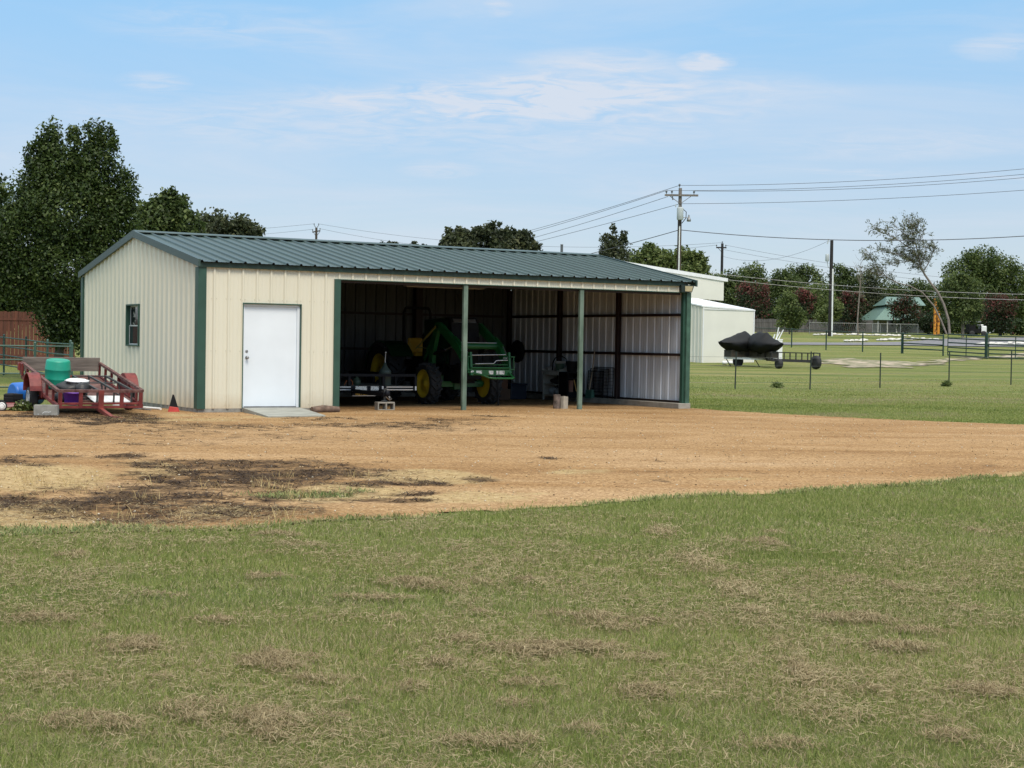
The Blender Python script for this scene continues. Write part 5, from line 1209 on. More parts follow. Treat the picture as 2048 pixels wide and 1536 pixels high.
for k, (a, c) in enumerate(((-.12, .1), (.02, .22), (.16, .26), (.05, .12))):
    mb = MB(); mb.tube([LAT * a + (0, 0, 1.3), LAT * (a + c) + (0, 0, 1.3 + .3 + .12 * k)], .03, 6); mb.build('pole', m_white, bx_)
o = G(1592, 78.5); ft = thing('flat_trailer', 'dark empty utility trailer with railed sides beside the watercraft', 'trailer', o)
m_dk = M('trailer_dark', (.020, .019, .019), .6, var=.3)
mb = MB(); V0 = LAT * -1.2; V1 = LAT * 1.18; dp = FWD * 1.6
mb.bar(V0 + (0, 0, .42), V1 + (0, 0, .38), .08, .14); mb.bar(V0 + dp + (0, 0, .42), V1 + dp + (0, 0, .38), .08, .12)
mb.bar(V0 + (0, 0, .44), V0 + dp + (0, 0, .44), .08); mb.bar(V1 + (0, 0, .4), V1 + dp + (0, 0, .4), .08); mb.bar(LAT * 1.9 * 0 + V1 + (0, 0, .4), V0 + (0, 0, .44), .05)
mb.build('frame', m_dk, ft)
mb = MB()
for off_ in (dp,):
    mb.bar(V0 + off_ + (0, 0, .80), V1 + off_ + (0, 0, .78), .05)
    for k in np.linspace(0, 1, 9): q_ = V0 + (V1 - V0) * k + off_; mb.bar(q_ + (0, 0, .4), q_ + (0, 0, .8), .045)
for q_ in (V0, V1): mb.bar(q_ + (0, 0, .4), q_ + (0, 0, .78), .05); mb.bar(q_ + (0, 0, .78), q_ + dp + (0, 0, .8), .05)
mb.build('rail', m_dk, ft)
for k, r_ in ((-.85, .24), (.98, .34)):
    q_ = LAT * k + FWD * -.12; mb = MB(); ang = 22 * math.pi / 180
    mb.lathe([(r_ * .5, -.10), (r_ * .95, -.11), (r_, 0), (r_ * .95, .11), (r_ * .5, .10)], (0, 0, 0), 'y', 18, caps=False); wh = mb.build('wheel', m_rubber, ft); wh.location = q_ + np.array((0, 0, r_)); wh.rotation_euler = (0, 0, -1.72)
    mb = MB(); mb.lathe([(r_ * .5, -.09), (r_ * .45, -.06), (r_ * .1, -.07)], (0, 0, 0), 'y', 14); mb.build('rim', m_dk, wh)
for px, py in ((1449, 729), (1462, 729)):
    g = gt(px, py); mb = MB(); mb.blob((0, 0, .09), (.16, .14, .10), 9, 6, .3, px); o = mb.build('rock', m_white, None); o.location = g; tag(o, 'white rock in the grass by the storage shed foundation', 'rock', 'white rocks by the storage shed')

# ------------------------------------------------------------------ house, cart, yellow posts, rocks
hs = G(1792, 172); hz = thing('house', 'small house with pale green metal roof half hidden by shrubs', 'house', hs)
m_hroof = M('roof_pale_green', (.105, .18, .145), .45, var=.12); m_hwall = M('house_wall', (.22, .20, .18), .8)
def hp(px, py, t=172): p = W(px, py, t) - hs; return p
wl, wr = (1748 - 1792) / F_PX * 172, (1850 - 1792) / F_PX * 172
def HB(mb, a0, a1, d0, d1, z0, z1):
    c = [LAT * a + FWD * d + (0, 0, z) for z in (z0, z1) for a, d in ((a0, d0), (a1, d0), (a1, d1), (a0, d1))]
    mb.add(c, [(3, 2, 1, 0), (4, 5, 6, 7), (0, 1, 5, 4), (1, 2, 6, 5), (2, 3, 7, 6), (3, 0, 4, 7)])
z1 = hp(1750, 640)[2]; z2 = hp(1775, 612)[2]; z3 = hp(1800, 592)[2]
mb = MB(); HB(mb, wl + .3, wr, 0, 7, -.3, z1); mb.build('wall', m_hwall, hz)
def hip(mb, a0, a1, d0, d1, za, b0, b1, e0, e1, zb_):
    lo = [LAT * a + FWD * d + (0, 0, za) for a, d in ((a0, d0), (a1, d0), (a1, d1), (a0, d1))]; hi_ = [LAT * a + FWD * d + (0, 0, zb_) for a, d in ((b0, e0), (b1, e0), (b1, e1), (b0, e1))]
    mb.add(lo + hi_, [(3, 2, 1, 0), (4, 5, 6, 7), (0, 1, 5, 4), (1, 2, 6, 5), (2, 3, 7, 6), (3, 0, 4, 7)])
mb = MB(); hip(mb, wl - .2, wr + .4, -1.2, 8.2, z1, wl + 1.6, wr - 1.2, 1.0, 6, z2 + .1); hip(mb, wl + 1.2, wr + .1, .4, 6.6, z2 + .12, wl + 2.0, wr + .1, 3.4, 3.6, z3); mb.build('roof', m_hroof, hz)
for a in (wl + .1, wl + 1.1, wl + 2.1, wl + 3.1):
    mb = MB(); HB(mb, a, a + .12, -1.0, -.88, -.2, z1); mb.build('porch_post', M('porch_white', (.4, .4, .38), .6), hz)
mb = MB(); HB(mb, wl + 1.3, wl + 2.0, -.04, .0, .7, 1.6); mb.build('window', m_glass, hz)
cg = G(1955, 160); ct = thing('utility_cart', 'dark roofed utility cart with white front beyond the road', 'cart', cg)
mb = MB(); HB(mb, -.95, .35, 0, 1.2, .35, .75); HB(mb, -.9, -.2, .1, 1.1, .75, 1.2); mb.build('body', m_black, ct)
mb = MB(); HB(mb, -.95, .3, -.05, 1.25, 1.42, 1.50); mb.build('roof', m_steel, ct)
mb = MB(); HB(mb, .35, .9, .05, 1.15, .35, 1.05); HB(mb, .2, .6, .1, 1.1, 1.05, 1.2); mb.build('hood', m_white, ct, .08)
for a in (-.9, .25):
    mb = MB(); mb.bar(LAT * a + (0, 0, .7), LAT * a + (0, 0, 1.42), .05); mb.build('roof_post', m_black, ct)
for a in (-.6, .6):
    mb = MB(); c = LAT * a + np.array((0, 0, .28)); mb.lathe([(.1, -.1), (.27, -.1), (.28, 0), (.27, .1), (.1, .1)], (0, 0, 0), 'y', 14); wh = mb.build('wheel', m_rubber, ct); wh.location = c; wh.rotation_euler = (0, 0, -YAW)
m_yp = M('flaking_yellow', (.62, .26, .03), .7, var=.1, scale=3.5, col2=(.14, .045, .015), lo=.52, hi=.60)
yb = gt(1873, 671); ty = (yb - CAM) @ _f; yz = (671 - 597) / F_PX * ty
yp = thing('steel_bollards', 'pair of tall rusty yellow posts joined side by side', 'posts', yb)
for a, hh in ((-.20, 1.0), (.16, .98)):
    mb = MB(); mb.tube([LAT * a * 1 + (0, 0, -.2), LAT * a + (0, 0, yz * hh)], .145, 12); mb.build('post', m_yp, yp)
mb = MB()
for k in (.12, .35, .6, .85): mb.bar(LAT * -.2 + (0, 0, yz * k), LAT * .16 + (0, 0, yz * k), .08)
mb.build('bracket', m_yp, yp)
m_rock = M('limestone', (.62, .60, .55), .9, var=.15, scale=3, bump=.4, bscale=8)
rocks = []
for k in range(4):
    mb = MB(); mb.blob((0, 0, .10), (.34 + .05 * k, .26, .17), 10, 6, .35, 40 + k); rocks.append(mb.build('rock', m_rock, None))
first = set()
rq = random.Random(3)
def rock_row(pts, n, lb, sc):
    P = [gt(*p) for p in pts]; seg = np.linspace(0, len(P) - 1.0001, n)
    for k, s in enumerate(seg):
        i = int(s); p = P[i] + (P[i + 1] - P[i]) * (s - i); v = rq.randrange(4)
        if v in first: o = rocks[v].copy(); COL.objects.link(o)
        else: o = rocks[v]; first.add(v)
        q_ = p + LAT * rq.uniform(-.1, .1) + FWD * rq.uniform(-.5, .5); q_[2] = float(terrain(q_[0], q_[1])) + .03
        o.location = q_; o.rotation_euler = (0, 0, rq.uniform(0, 6)); s_ = sc * rq.uniform(.7, 1.25); o.scale = (s_, s_, s_ * rq.uniform(.7, 1.0)); tag(o, lb, 'rock', 'white edging rocks by the road')
rock_row([(1628, 671), (1700, 670.5), (1760, 672), (1815, 673.5)], 42, 'white limestone rock in the long row in front of the far tree line', .62)
rock_row([(1693, 684), (1730, 683)], 7, 'white limestone rock in the short row at the road edge left of the yellow posts', .75)
rock_row([(1757, 682), (1800, 681), (1875, 680)], 20, 'white limestone rock along the road edge beside the yellow posts', .75)
rock_row([(1958, 691), (1995, 690), (2060, 690)], 18, 'white limestone rock at the road edge behind the right gate', .85)
rock_row([(2022, 686), (2075, 686)], 7, 'white limestone rock behind the front row at the right picture edge', .85)

# ------------------------------------------------------------------ poles and wires
m_pole = M('pole_wood', (.060, .046, .036), .85, var=.3, scale=3, stretch=(4, 4, .4))
m_poleg = M('pole_grey', (.17, .15, .135), .85, var=.3, scale=3, stretch=(4, 4, .4))
m_dpole = M('pole_black', (.018, .016, .016), .8, var=.3)
m_ins = M('insulator_grey', (.10, .11, .12), .4)
m_tr = M('transformer_grey', (.42, .46, .47), .5, var=.05)
m_cable = M('cable_grey', (.085, .085, .10), .6)
def insulator(p): mb = MB(); mb.lathe([(.025, 0), (.025, .1), (.075, .12), (.06, .16), (.085, .2), (.05, .26), (.02, .28)], tuple(p), 'z', 8); return mb
Pm = G(1354.5, 116); up = thing('utility_pole', 'tall wooden power pole with crossarm, grey transformer and lamp', 'pole', Pm)
def mz(py, px=1354, t=116): return float(W(px, py, t)[2] - Pm[2])
mb = MB(); mb.tube([(0, 0, -.3), (0, 0, mz(440))], [.17, .15], 10); mb.tube([(0, 0, mz(440)), (0, 0, mz(377))], [.15, .125], 10, mi=1); mb.build('shaft', [m_pole, m_poleg], up)
mb = MB(); za_ = mz(391.5); mb.bar(LAT * -1.14 + FWD * -.17 + (0, 0, za_ - .01), LAT * 1.29 + FWD * -.17 + (0, 0, za_), .11, .14); arm = mb.build('crossarm', m_poleg, up)
for s in (-1, 1):
    mb = MB(); mb.bar(LAT * s * .75 + FWD * -.15 + (0, 0, za_ - .08), FWD * -.15 + (0, 0, za_ - .62), .04); mb.build('brace', m_poleg, up)
for a in (-1.02, .98, -.62): insulator(LAT * a + FWD * -.17 + (0, 0, za_ + .06)).build('insulator', m_ins, arm)
insulator(LAT * -.06 + (0, 0, mz(376))).build('insulator', m_ins, up)
mb = MB(); mb.tube([LAT * -.6 + FWD * -.2 + (0, 0, za_ - .05), LAT * -.55 + FWD * -.25 + (0, 0, za_ - .35)], .05, 6); mb.build('cutout_fuse', m_ins, up)
mb = MB(); mb.lathe([(.22, mz(441)), (.24, mz(440)), (.24, mz(418)), (.22, mz(416.5)), (.05, mz(415.5))], tuple(LAT * -.02 + FWD * -.40), 'z', 16)
for a in (-.2, .0): mb.lathe([(.03, 0), (.04, .1), (.025, .22)], tuple(LAT * (a - .15) + FWD * -.4 + np.array((0, 0, mz(416)))), 'z', 6)
tf = mb.build('transformer', m_tr, up)
mb = MB(); mb.tube([LAT * .2 + FWD * -.4 + (0, 0, mz(420)), LAT * .42 + FWD * -.4 + (0, 0, mz(425)), LAT * .42 + FWD * -.3 + (0, 0, mz(437)), LAT * .15 + FWD * -.1 + (0, 0, mz(447))], .03, 6); mb.build('drop_wire', m_dpole, up)
mb = MB(); mb.tube([(0, 0, mz(436)), LAT * .45 + (0, 0, mz(435)), LAT * .66 + (0, 0, mz(437))], .025, 6); mb.lathe([(.05, mz(430)), (.07, mz(434)), (.12, mz(437)), (.155, mz(440)), (.15, mz(443)), (.02, mz(443.5))], tuple(LAT * .66), 'z', 12); mb.build('lamp', m_steel, up)
mb = MB(); mb.tube([LAT * -.02 + FWD * -.2 + (0, 0, -.2), LAT * -.02 + FWD * -.2 + (0, 0, mz(453))], .045, 8); mb.build('conduit', m_white, up)
P2 = G(1440.5, 190); u2 = thing('utility_pole', 'dark distant power pole with short crossarm behind the open barn', 'pole', P2)
def z2_(py, px, P, t): return float(W(px, py, t)[2] - P[2])
mb = MB(); mb.tube([(0, 0, -.3), (0, 0, z2_(487, 1440, P2, 190))], [.19, .15], 8); mb.build('shaft', m_dpole, u2)
za2 = z2_(495.5, 1440, P2, 190); mb = MB(); mb.bar(LAT * -.72 + (0, 0, za2), LAT * .5 + (0, 0, za2), .14, .16); mb.bar(LAT * -.55 + (0, 0, za2), (0, 0, za2 - .6), .05); ar2 = mb.build('crossarm', m_dpole, u2)
for a in (-.68, .42): insulator(LAT * a + (0, 0, za2 + .07)).build('insulator', m_ins, ar2)
insulator((0, 0, z2_(487.5, 1440, P2, 190))).build('insulator', m_ins, u2)
P3 = G(1659, 150); u3 = thing('utility_pole', 'black service pole with white conduit and grey box, no crossarm', 'pole', P3)
h3 = z2_(481, 1659, P3, 150); mb = MB(); mb.tube([(0, 0, -.3), (0, 0, h3)], [.20, .15], 10); mb.build('shaft', m_dpole, u3)
mb = MB(); mb.tube([LAT * .16 + FWD * -.15 + (0, 0, -.1), LAT * .12 + FWD * -.15 + (0, 0, z2_(538, 1659, P3, 150))], .075, 8); mb.build('conduit', m_white, u3)
mb = MB(); mb.lathe([(.17, 0), (.18, .02), (.18, .62), (.16, .66), (.04, .68)], tuple(LAT * -.40 + np.array((0, 0, z2_(523, 1659, P3, 150)))), 'z', 12); mb.tube([LAT * -.4 + (0, 0, z2_(523, 1659, P3, 150)), LAT * -.3 + (0, 0, z2_(534, 1659, P3, 150)), (0, 0, z2_(540, 1659, P3, 150))], .03, 6); mb.build('transformer', m_tr, u3)
mb = MB(); mb.bar(LAT * -.3 + (0, 0, h3 + .12), LAT * -.42 + (0, 0, h3 - .35), .09); mb.bar((0, 0, h3 - .1), LAT * -.36 + (0, 0, h3 - .1), .04); mb.build('cutout_fuse', m_tr, u3)
P4 = G(629.5, 200); u4 = thing('utility_pole', 'distant power pole top showing just above the long shed roof', 'pole', P4)
h4 = z2_(456, 629, P4, 200); mb = MB(); mb.tube([(0, 0, -.3), (0, 0, h4)], [.19, .15], 8); mb.build('shaft', m_pole, u4)
mb = MB(); mb.bar(LAT * -.5 + (0, 0, h4 - .55), LAT * .5 + (0, 0, h4 - .35), .12, .14)
for s in (-1, 1): mb.bar((0, 0, h4 - .05), LAT * s * .28 + (0, 0, h4 + .3), .06); mb.bar(LAT * s * .45 + (0, 0, h4 - .45), (0, 0, h4 - 1.1), .05)
ar4 = mb.build('crossarm', m_pole, u4)
for a, z in ((-.28, .28), (.28, .28), (-.46, -.45), (.46, -.30)): insulator(LAT * a + (0, 0, h4 + z)).build('insulator', m_ins, ar4)
P5 = G(1120, 140); mb = MB(); mb.tube([(0, 0, -.3), (0, 0, z2_(490, 1120, P5, 140))], [.15, .12], 8); mb.lathe([(.14, 0), (.12, .05)], (0, 0, z2_(490, 1120, P5, 140)), 'z', 8); o = mb.build('bare_pole', m_ins, None); o.location = P5; tag(o, 'bare grey pole top rising behind the shed ridge', 'pole')
def wire(label, a, b_, sag, r, mat=m_cable):
    a, b_ = np.array(a, float), np.array(b_, float); n = 26
    mb = MB(); mb.tube([(b_ - a) * k / n + (0, 0, -4 * sag * (k / n) * (1 - k / n)) for k in range(n + 1)], r, 5, False)
    o = mb.build('power_line', mat, None); o.location = a; tag(o, label, 'wire', 'overhead wires')
def on(P, v): return P + np.array(v)
topI, lI, rI = on(Pm, LAT * -.06 + (0, 0, mz(371.5))), on(Pm, LAT * -1.02 + FWD * -.17 + (0, 0, za_ + .32)), on(Pm, LAT * .98 + FWD * -.17 + (0, 0, za_ + .32))
neu, cabP = on(Pm, (0, 0, mz(408))), on(Pm, (0, 0, mz(460)))
wire('topmost wire running right from the crossarm pole', topI, W(2330, 306, 104), .55, .016)
wire('middle wire running right from the left end of the crossarm', lI, W(2330, 318, 104), .55, .016)
wire('wire running right from the right end of the crossarm', rI, W(2330, 325, 103), .55, .016)
wire('thin lower wire running right just above the transformer', neu, W(2330, 356, 104), .4, .016)
wire('thick black cable running right below the transformer', cabP, W(2330, 446, 104), .95, .028)
wire('topmost wire sloping down left from the crossarm pole', topI, W(520, 535, 250), 2.2, .018)
wire('middle wire sloping down left from the crossarm pole', lI, W(520, 541, 250), 2.2, .018)
wire('third wire sloping down left from the crossarm pole', on(Pm, LAT * -.9 + (0, 0, za_ - .1)), W(520, 552, 250), 2.2, .018)
wire('lowest thin wire sloping down left from the transformer', neu, W(520, 580, 250), 1.2, .018)
wire('thick cable sloping down left behind the shed roof', cabP, W(900, 566, 150), .3, .028)
wire('upper faint wire running right from the dark distant pole', on(P2, LAT * .42 + (0, 0, za2 + .3)), W(2400, 572, 190), 1.6, .016)
wire('lower faint wire running right from the dark distant pole', on(P2, (0, 0, za2 - .2)), W(2400, 590, 190), 1.4, .016)
wire('upper faint wire running left from the dark distant pole', on(P2, (0, 0, za2 + .6)), on(P4, LAT * .28 + (0, 0, h4 + .5)), 1.5, .016)
wire('lower faint wire running left from the dark distant pole', on(P2, LAT * -.68 + (0, 0, za2 + .3)), on(P4, LAT * .46 + (0, 0, h4 - .1)), 2.0, .016)
wire('upper faint wire running left from the pole above the shed roof', on(P4, LAT * -.28 + (0, 0, h4 + .5)), W(-200, 470, 210), 1.0, .016)
wire('lower faint wire running left from the pole above the shed roof', on(P4, LAT * -.46 + (0, 0, h4 - .2)), W(-200, 486, 210), 1.0, .016)
wire('wire crossing in front of the far trees, upper of three', W(1300, 531, 140), W(2330, 588, 140), .9, .02, m_steel)
wire('wire crossing in front of the far trees, middle of three', W(1300, 540, 140), W(2330, 600, 140), .9, .02, m_steel)
wire('thin wire between the dark distant pole and the black service pole', on(P2, (0, 0, za2 - 1.0)), on(P3, LAT * -.4 + (0, 0, h3 - .1)), 1.1, .014)
# ------------------------------------------------------------------ trees
G1 = [(0, (.018, .034, .009)), (.35, (.044, .072, .017)), (.7, (.080, .115, .028)), (1, (.14, .175, .05))]
G2 = [(0, (.032, .052, .014)), (.35, (.088, .125, .036)), (.7, (.145, .185, .056)), (1, (.20, .235, .08))]
G3 = [(0, (.030, .040, .020)), (.35, (.060, .075, .034)), (.7, (.105, .115, .052)), (1, (.16, .16, .085))]
RD = [(0, (.016, .030, .012)), (.40, (.036, .060, .022)), (.55, (.080, .042, .028)), (.75, (.125, .034, .030)), (1, (.19, .052, .048))]
LM = {'dark': MT('leaf_dark', G1, .5, .30), 'mid': MT('leaf_mid', G2, .55, .38), 'dull': MT('leaf_dull', G3, .6, .35), 'red': MT('leaf_red', RD, .6, .25)}
m_bark = M('tree_bark', (.085, .068, .055), .9, var=.3, scale=6, bump=.4)
m_barkp = M('pale_bark', (.20, .17, .145), .85, var=.25, scale=6)
TR = np.random.default_rng(21)
def leaves(C, R, n, leaf, tone, clump, ncl):
    """n leaf-sized diamonds gathered in clumps through one lobe; R = (lateral, depth, up) radii"""
    d = TR.normal(size=(ncl, 3)); d /= np.linalg.norm(d, axis=1)[:, None]
    rad = TR.uniform(.35, 1.0, ncl) ** .55
    cc = d * rad[:, None]
    k = TR.integers(0, ncl, n)
    off_ = np.clip(TR.normal(size=(n, 3)), -1.9, 1.9) * (clump / np.array(R))[None] * .5
    q = cc[k] + off_
    P = C + q[:, :1] * R[0] * LAT + q[:, 1:2] * R[1] * FWD + q[:, 2:] * R[2] * np.array([0, 0, 1.])
    nr = TR.normal(size=(n, 3)) + np.array([0, 0, .5]) + d[k] * .5; nr /= np.linalg.norm(nr, axis=1)[:, None]
    a = np.cross(nr, TR.normal(size=(n, 3))); a /= np.linalg.norm(a, axis=1)[:, None] + 1e-9
    b_ = np.cross(nr, a); s = leaf * TR.uniform(.6, 1.35, n)[:, None]
    V = np.stack([P - a * s * .62, P + b_ * s * .36 - a * s * .05, P + a * s * .62 + nr * s * .12, P - b_ * s * .36 - a * s * .05], 1)
    ct = TR.normal(size=ncl) * .19
    tn = np.clip(tone + ct[k] + TR.normal(size=n) * .15, 0, 1)
    return V.reshape(-1, 3), np.repeat(tn, 4)
def tree(name, label, px, t, lobes, leaf, n, kind, group=None, tr=.16, trunk=m_bark, clump=None, tone=.45, fork=.35, cat='tree', stems=1, ncd=40):
    base = G(px, t); th = thing(name, label, cat, base, group=group)
    k = t / F_PX; Vs, Ts = [], []; area = sum(l[2] * l[3] for l in lobes)
    for l in lobes:
        C = W(l[0], l[1], t) - base + FWD * (l[5] if len(l) > 5 else 0); R = (l[2] * k, max(l[2], l[3] * .55) * k * .85, l[3] * k)
        ni = max(30, int(n * l[2] * l[3] / area)); cl_ = min(clump or .16 * (R[0] + R[2]), .42 * R[0] + .05)
        V, T = leaves(C, R, ni, leaf, tone + (l[4] if len(l) > 4 else 0), cl_, max(8, int(ni / ncd)))
        Vs.append(V); Ts.append(T)
    V = np.concatenate(Vs); V[:, 2] = np.maximum(V[:, 2], .03); F_ = np.arange(len(V)).reshape(-1, 4)
    npmesh('crown', V, F_, LM[kind], th, tone=np.concatenate(Ts))
    mb = MB(); big = sorted(lobes, key=lambda l: -l[2] * l[3])[:6]
    cen = np.mean([W(l[0], l[1], t) - base for l in big], 0); fk = np.array([cen[0] * .35, cen[1] * .35, max(.4, cen[2] * fork)])
    for s in range(stems):
        o_ = LAT * (s - (stems - 1) / 2) * tr * 2.6
        mb.tube([o_ + (0, 0, -.2), o_ * .9 + fk * .5 + LAT * TR.normal() * .05, o_ * 1.4 + fk], [tr * 1.15, tr, tr * .85], 9)
        for l in big:
            tip = W(l[0], l[1], t) - base; mid = fk + (tip - fk) * .5 + LAT * TR.normal() * .12 + np.array((0, 0, .1))
            mb.tube([o_ * 1.4 + fk - (0, 0, .05), mid, tip], [tr * .6, tr * .36, tr * .12], 6)
    mb.build('trunk', trunk, th)
    return th
tree('pear_tree', 'big dark leafy tree with several pointed tops left of the shed', 118, 51,
     [(101, 282, 22, 44), (70, 318, 18, 40), (149, 282, 12, 42), (190, 278, 23, 38), (222, 286, 10, 40), (118, 345, 56, 50), (196, 345, 42, 56), (152, 360, 40, 52), (76, 388, 42, 56), (252, 392, 22, 54), (140, 430, 104, 88), (55, 490, 62, 88), (-20, 500, 46, 80), (222, 465, 56, 88),
      (150, 540, 105, 72), (40, 560, 50, 48), (-30, 570, 40, 40), (210, 560, 50, 70), (125, 610, 58, 45), (160, 640, 42, 60), (128, 655, 42, 34), (45, 425, 32, 40)], .088, 110000, 'dark', tr=.16, clump=.34, tone=.38, fork=.28, ncd=28)
tree('broadleaf_tree', 'dark tree at the left picture edge behind the big pointed tree', 0, 64, [(0, 400, 22, 45), (-20, 470, 50, 80), (-30, 560, 60, 70), (30, 590, 70, 40), (100, 600, 60, 40), (10, 625, 60, 30)], .14, 16000, 'dark', tone=.5)
tree('broadleaf_tree', 'grey green pointed tree directly right of the big dark tree', 335, 84, [(338, 398, 20, 18), (318, 412, 24, 18), (350, 425, 30, 28), (325, 455, 42, 40), (365, 460, 34, 36), (290, 450, 26, 44)], .20, 9000, 'mid', tone=.22, clump=.5)
tree('broadleaf_tree', 'rounded olive green tree above the shed gable roof', 455, 96, [(430, 456, 40, 24), (478, 452, 26, 18), (500, 464, 24, 14), (450, 480, 60, 28)], .22, 7000, 'dull', tone=.35, clump=.55)
tree('broadleaf_tree', 'leafy tree top above the roof ridge, left of a pair', 918, 112, [(900, 482, 16, 20), (922, 480, 20, 20), (950, 474, 22, 16), (930, 500, 40, 24)], .24, 5200, 'dull', 'tree tops above the shed ridge', tone=.25, clump=.5)
tree('broadleaf_tree', 'leafy tree top above the roof ridge, right of a pair', 1015, 112, [(985, 470, 24, 20), (1020, 474, 18, 16), (1045, 482, 22, 18), (1068, 494, 14, 10), (1010, 500, 52, 26)], .24, 6500, 'dull', 'tree tops above the shed ridge', tone=.25, clump=.5)
tree('broadleaf_tree', 'sparse twig tops showing over the middle of the ridge', 775, 120, [(770, 487, 14, 6), (788, 489, 10, 5)], .16, 260, 'dull', tr=.05, tone=.3)
tree('broadleaf_tree', 'small sparse tree top over the ridge near its middle', 832, 120, [(828, 490, 10, 7), (850, 494, 8, 5)], .16, 240, 'dull', tr=.05, tone=.3)
tree('conifer_tree', 'brownish pointed tree left of the crossarm pole', 1232, 132, [(1225, 462, 8, 14), (1222, 482, 18, 16), (1247, 474, 9, 16), (1235, 500, 34, 20), (1215, 508, 16, 14), (1240, 520, 40, 18)], .20, 3600, 'dull', tone=.30, clump=.55)
tree('broadleaf_tree', 'light green tree left of the tall power pole base', 1310, 124, [(1303, 505, 20, 14), (1325, 512, 16, 14), (1290, 522, 24, 18), (1325, 530, 36, 20)], .24, 4200, 'mid', tone=.55, clump=.6)
tree('broadleaf_tree', 'light green tree right of the tall power pole base', 1375, 124, [(1370, 512, 20, 16), (1395, 522, 18, 14), (1412, 536, 9, 10), (1370, 540, 46, 20)], .24, 4200, 'mid', tone=.55, clump=.6)
# far tree line on the right
FT = [(1470, 178, [(1462, 565, 26, 22), (1475, 590, 36, 30), (1466, 625, 40, 36)], 'mid', .22, 'green tree just right of the open barn roof'),
      (1507, 186, [(1507, 546, 23, 19), (1500, 566, 36, 24), (1515, 590, 40, 30)], 'mid', .36, 'round topped green tree standing highest right of the barn'),
      (1562, 180, [(1560, 556, 18, 18), (1575, 575, 32, 30), (1555, 600, 34, 36)], 'mid', .26, 'green tree between the round topped tree and the wide one'),
      (1608, 186, [(1612, 545, 22, 16), (1588, 556, 24, 20), (1610, 575, 44, 30), (1600, 610, 44, 36)], 'mid', .30, 'wide green tree left of the black service pole'),
      (1690, 184, [(1678, 545, 18, 18), (1704, 552, 17, 16), (1688, 575, 36, 30), (1685, 610, 40, 40)], 'mid', .22, 'two topped dark green tree right of the black service pole'),
      (1735, 188, [(1738, 572, 26, 26), (1728, 600, 30, 34), (1750, 620, 34, 40)], 'dull', .30, 'grey green tree behind the thin bare tree'),
      (1778, 192, [(1775, 583, 28, 17), (1800, 590, 30, 20), (1780, 610, 44, 30)], 'mid', .2, 'low green tree behind the green roofed house'),
      (1840, 190, [(1838, 582, 24, 20), (1860, 600, 36, 36), (1835, 620, 40, 40)], 'mid', .22, 'dark green tree between house roof and yellow posts'),
      (1962, 178, [(1962, 522, 38, 24), (1935, 545, 44, 34), (1990, 545, 48, 36), (1965, 585, 78, 46), (2020, 590, 46, 60), (1960, 630, 70, 36)], 'dark', .62, 'largest dark green tree at the right of the far tree line'),
      (2095, 180, [(2090, 560, 44, 40), (2100, 610, 60, 56)], 'mid', .3, 'green tree at the right picture edge'),
      (2180, 184, [(2180, 560, 40, 44), (2190, 620, 60, 50)], 'mid', .3, 'green tree beyond the right picture edge'),
      (1425, 182, [(1430, 575, 26, 24), (1420, 605, 40, 40)], 'mid', .3, 'green tree hidden mostly behind the open barn'),
      (1625, 176, [(1640, 600, 30, 30), (1630, 630, 34, 26)], 'mid', .55, 'yellow green bushy tree just left of the black service pole')]
for px, t, lob, kind, tn, lb in FT:
    tree('broadleaf_tree', lb, px, t, lob, .22, int(sum(l[2] * l[3] for l in lob) * 2.4) + 1500, kind, 'far tree line', tr=.2, tone=tn, clump=.75)
YT = [(1578, 156, [(1578, 600, 16, 16), (1572, 620, 22, 22), (1590, 632, 20, 24), (1576, 648, 22, 14)], 'mid', .42, 'young green tree in front of the grey plank fence', .07, 1),
      (1660, 160, [(1668, 618, 16, 20), (1655, 630, 20, 18)], 'mid', .6, 'small bright green tree beside the white conduit', .06, 1),
      (1925, 152, [(1912, 570, 26, 26), (1935, 590, 26, 34), (1900, 600, 26, 34), (1925, 620, 36, 28), (1948, 625, 16, 20)], 'mid', .34, 'leafy tree on two thin pale stems right of the yellow posts', .05, 2)]
for px, t, lob, kind, tn, lb, r_, st_ in YT:
    tree('young_tree', lb, px, t, lob, .19, int(sum(l[2] * l[3] for l in lob) * 2.2) + 1200, kind, None, tr=r_, trunk=m_barkp, tone=tn, clump=.5, fork=.55, stems=st_)
MY = [(1503, 168, [(1488, 583, 20, 15, .28), (1518, 582, 20, 15, .28), (1503, 605, 33, 22, .02), (1508, 632, 30, 24, -.12)], 'red crepe myrtle right of the cream storage shed'),
      (1607, 166, [(1600, 590, 14, 13, .26), (1614, 598, 16, 18, .24), (1608, 620, 18, 26, .0), (1606, 643, 16, 16, -.1)], 'narrow red crepe myrtle behind the young green tree'),
      (1704, 165, [(1698, 595, 17, 14, .28), (1715, 600, 13, 14, .24), (1688, 606, 12, 14, .2), (1704, 620, 26, 22, .02), (1704, 644, 22, 18, -.12)], 'red crepe myrtle behind the thin bare tree'),
      (1806, 164, [(1800, 606, 22, 15, .05), (1815, 612, 22, 18, .05), (1808, 630, 26, 18, -.1), (1810, 650, 16, 14, -.15)], 'dull dark crepe myrtle in front of the green roofed house'),
      (1998, 163, [(1990, 604, 24, 14, .18), (2010, 610, 22, 14, .18), (1998, 630, 36, 22, -.02), (2000, 648, 34, 16, -.15)], 'dark red crepe myrtle beside the utility cart'),
      (1765, 167, [(1850, 640, 20, 18, -.2), (1862, 650, 22, 14, -.25)], 'low dark shrub between the house and the yellow posts')]
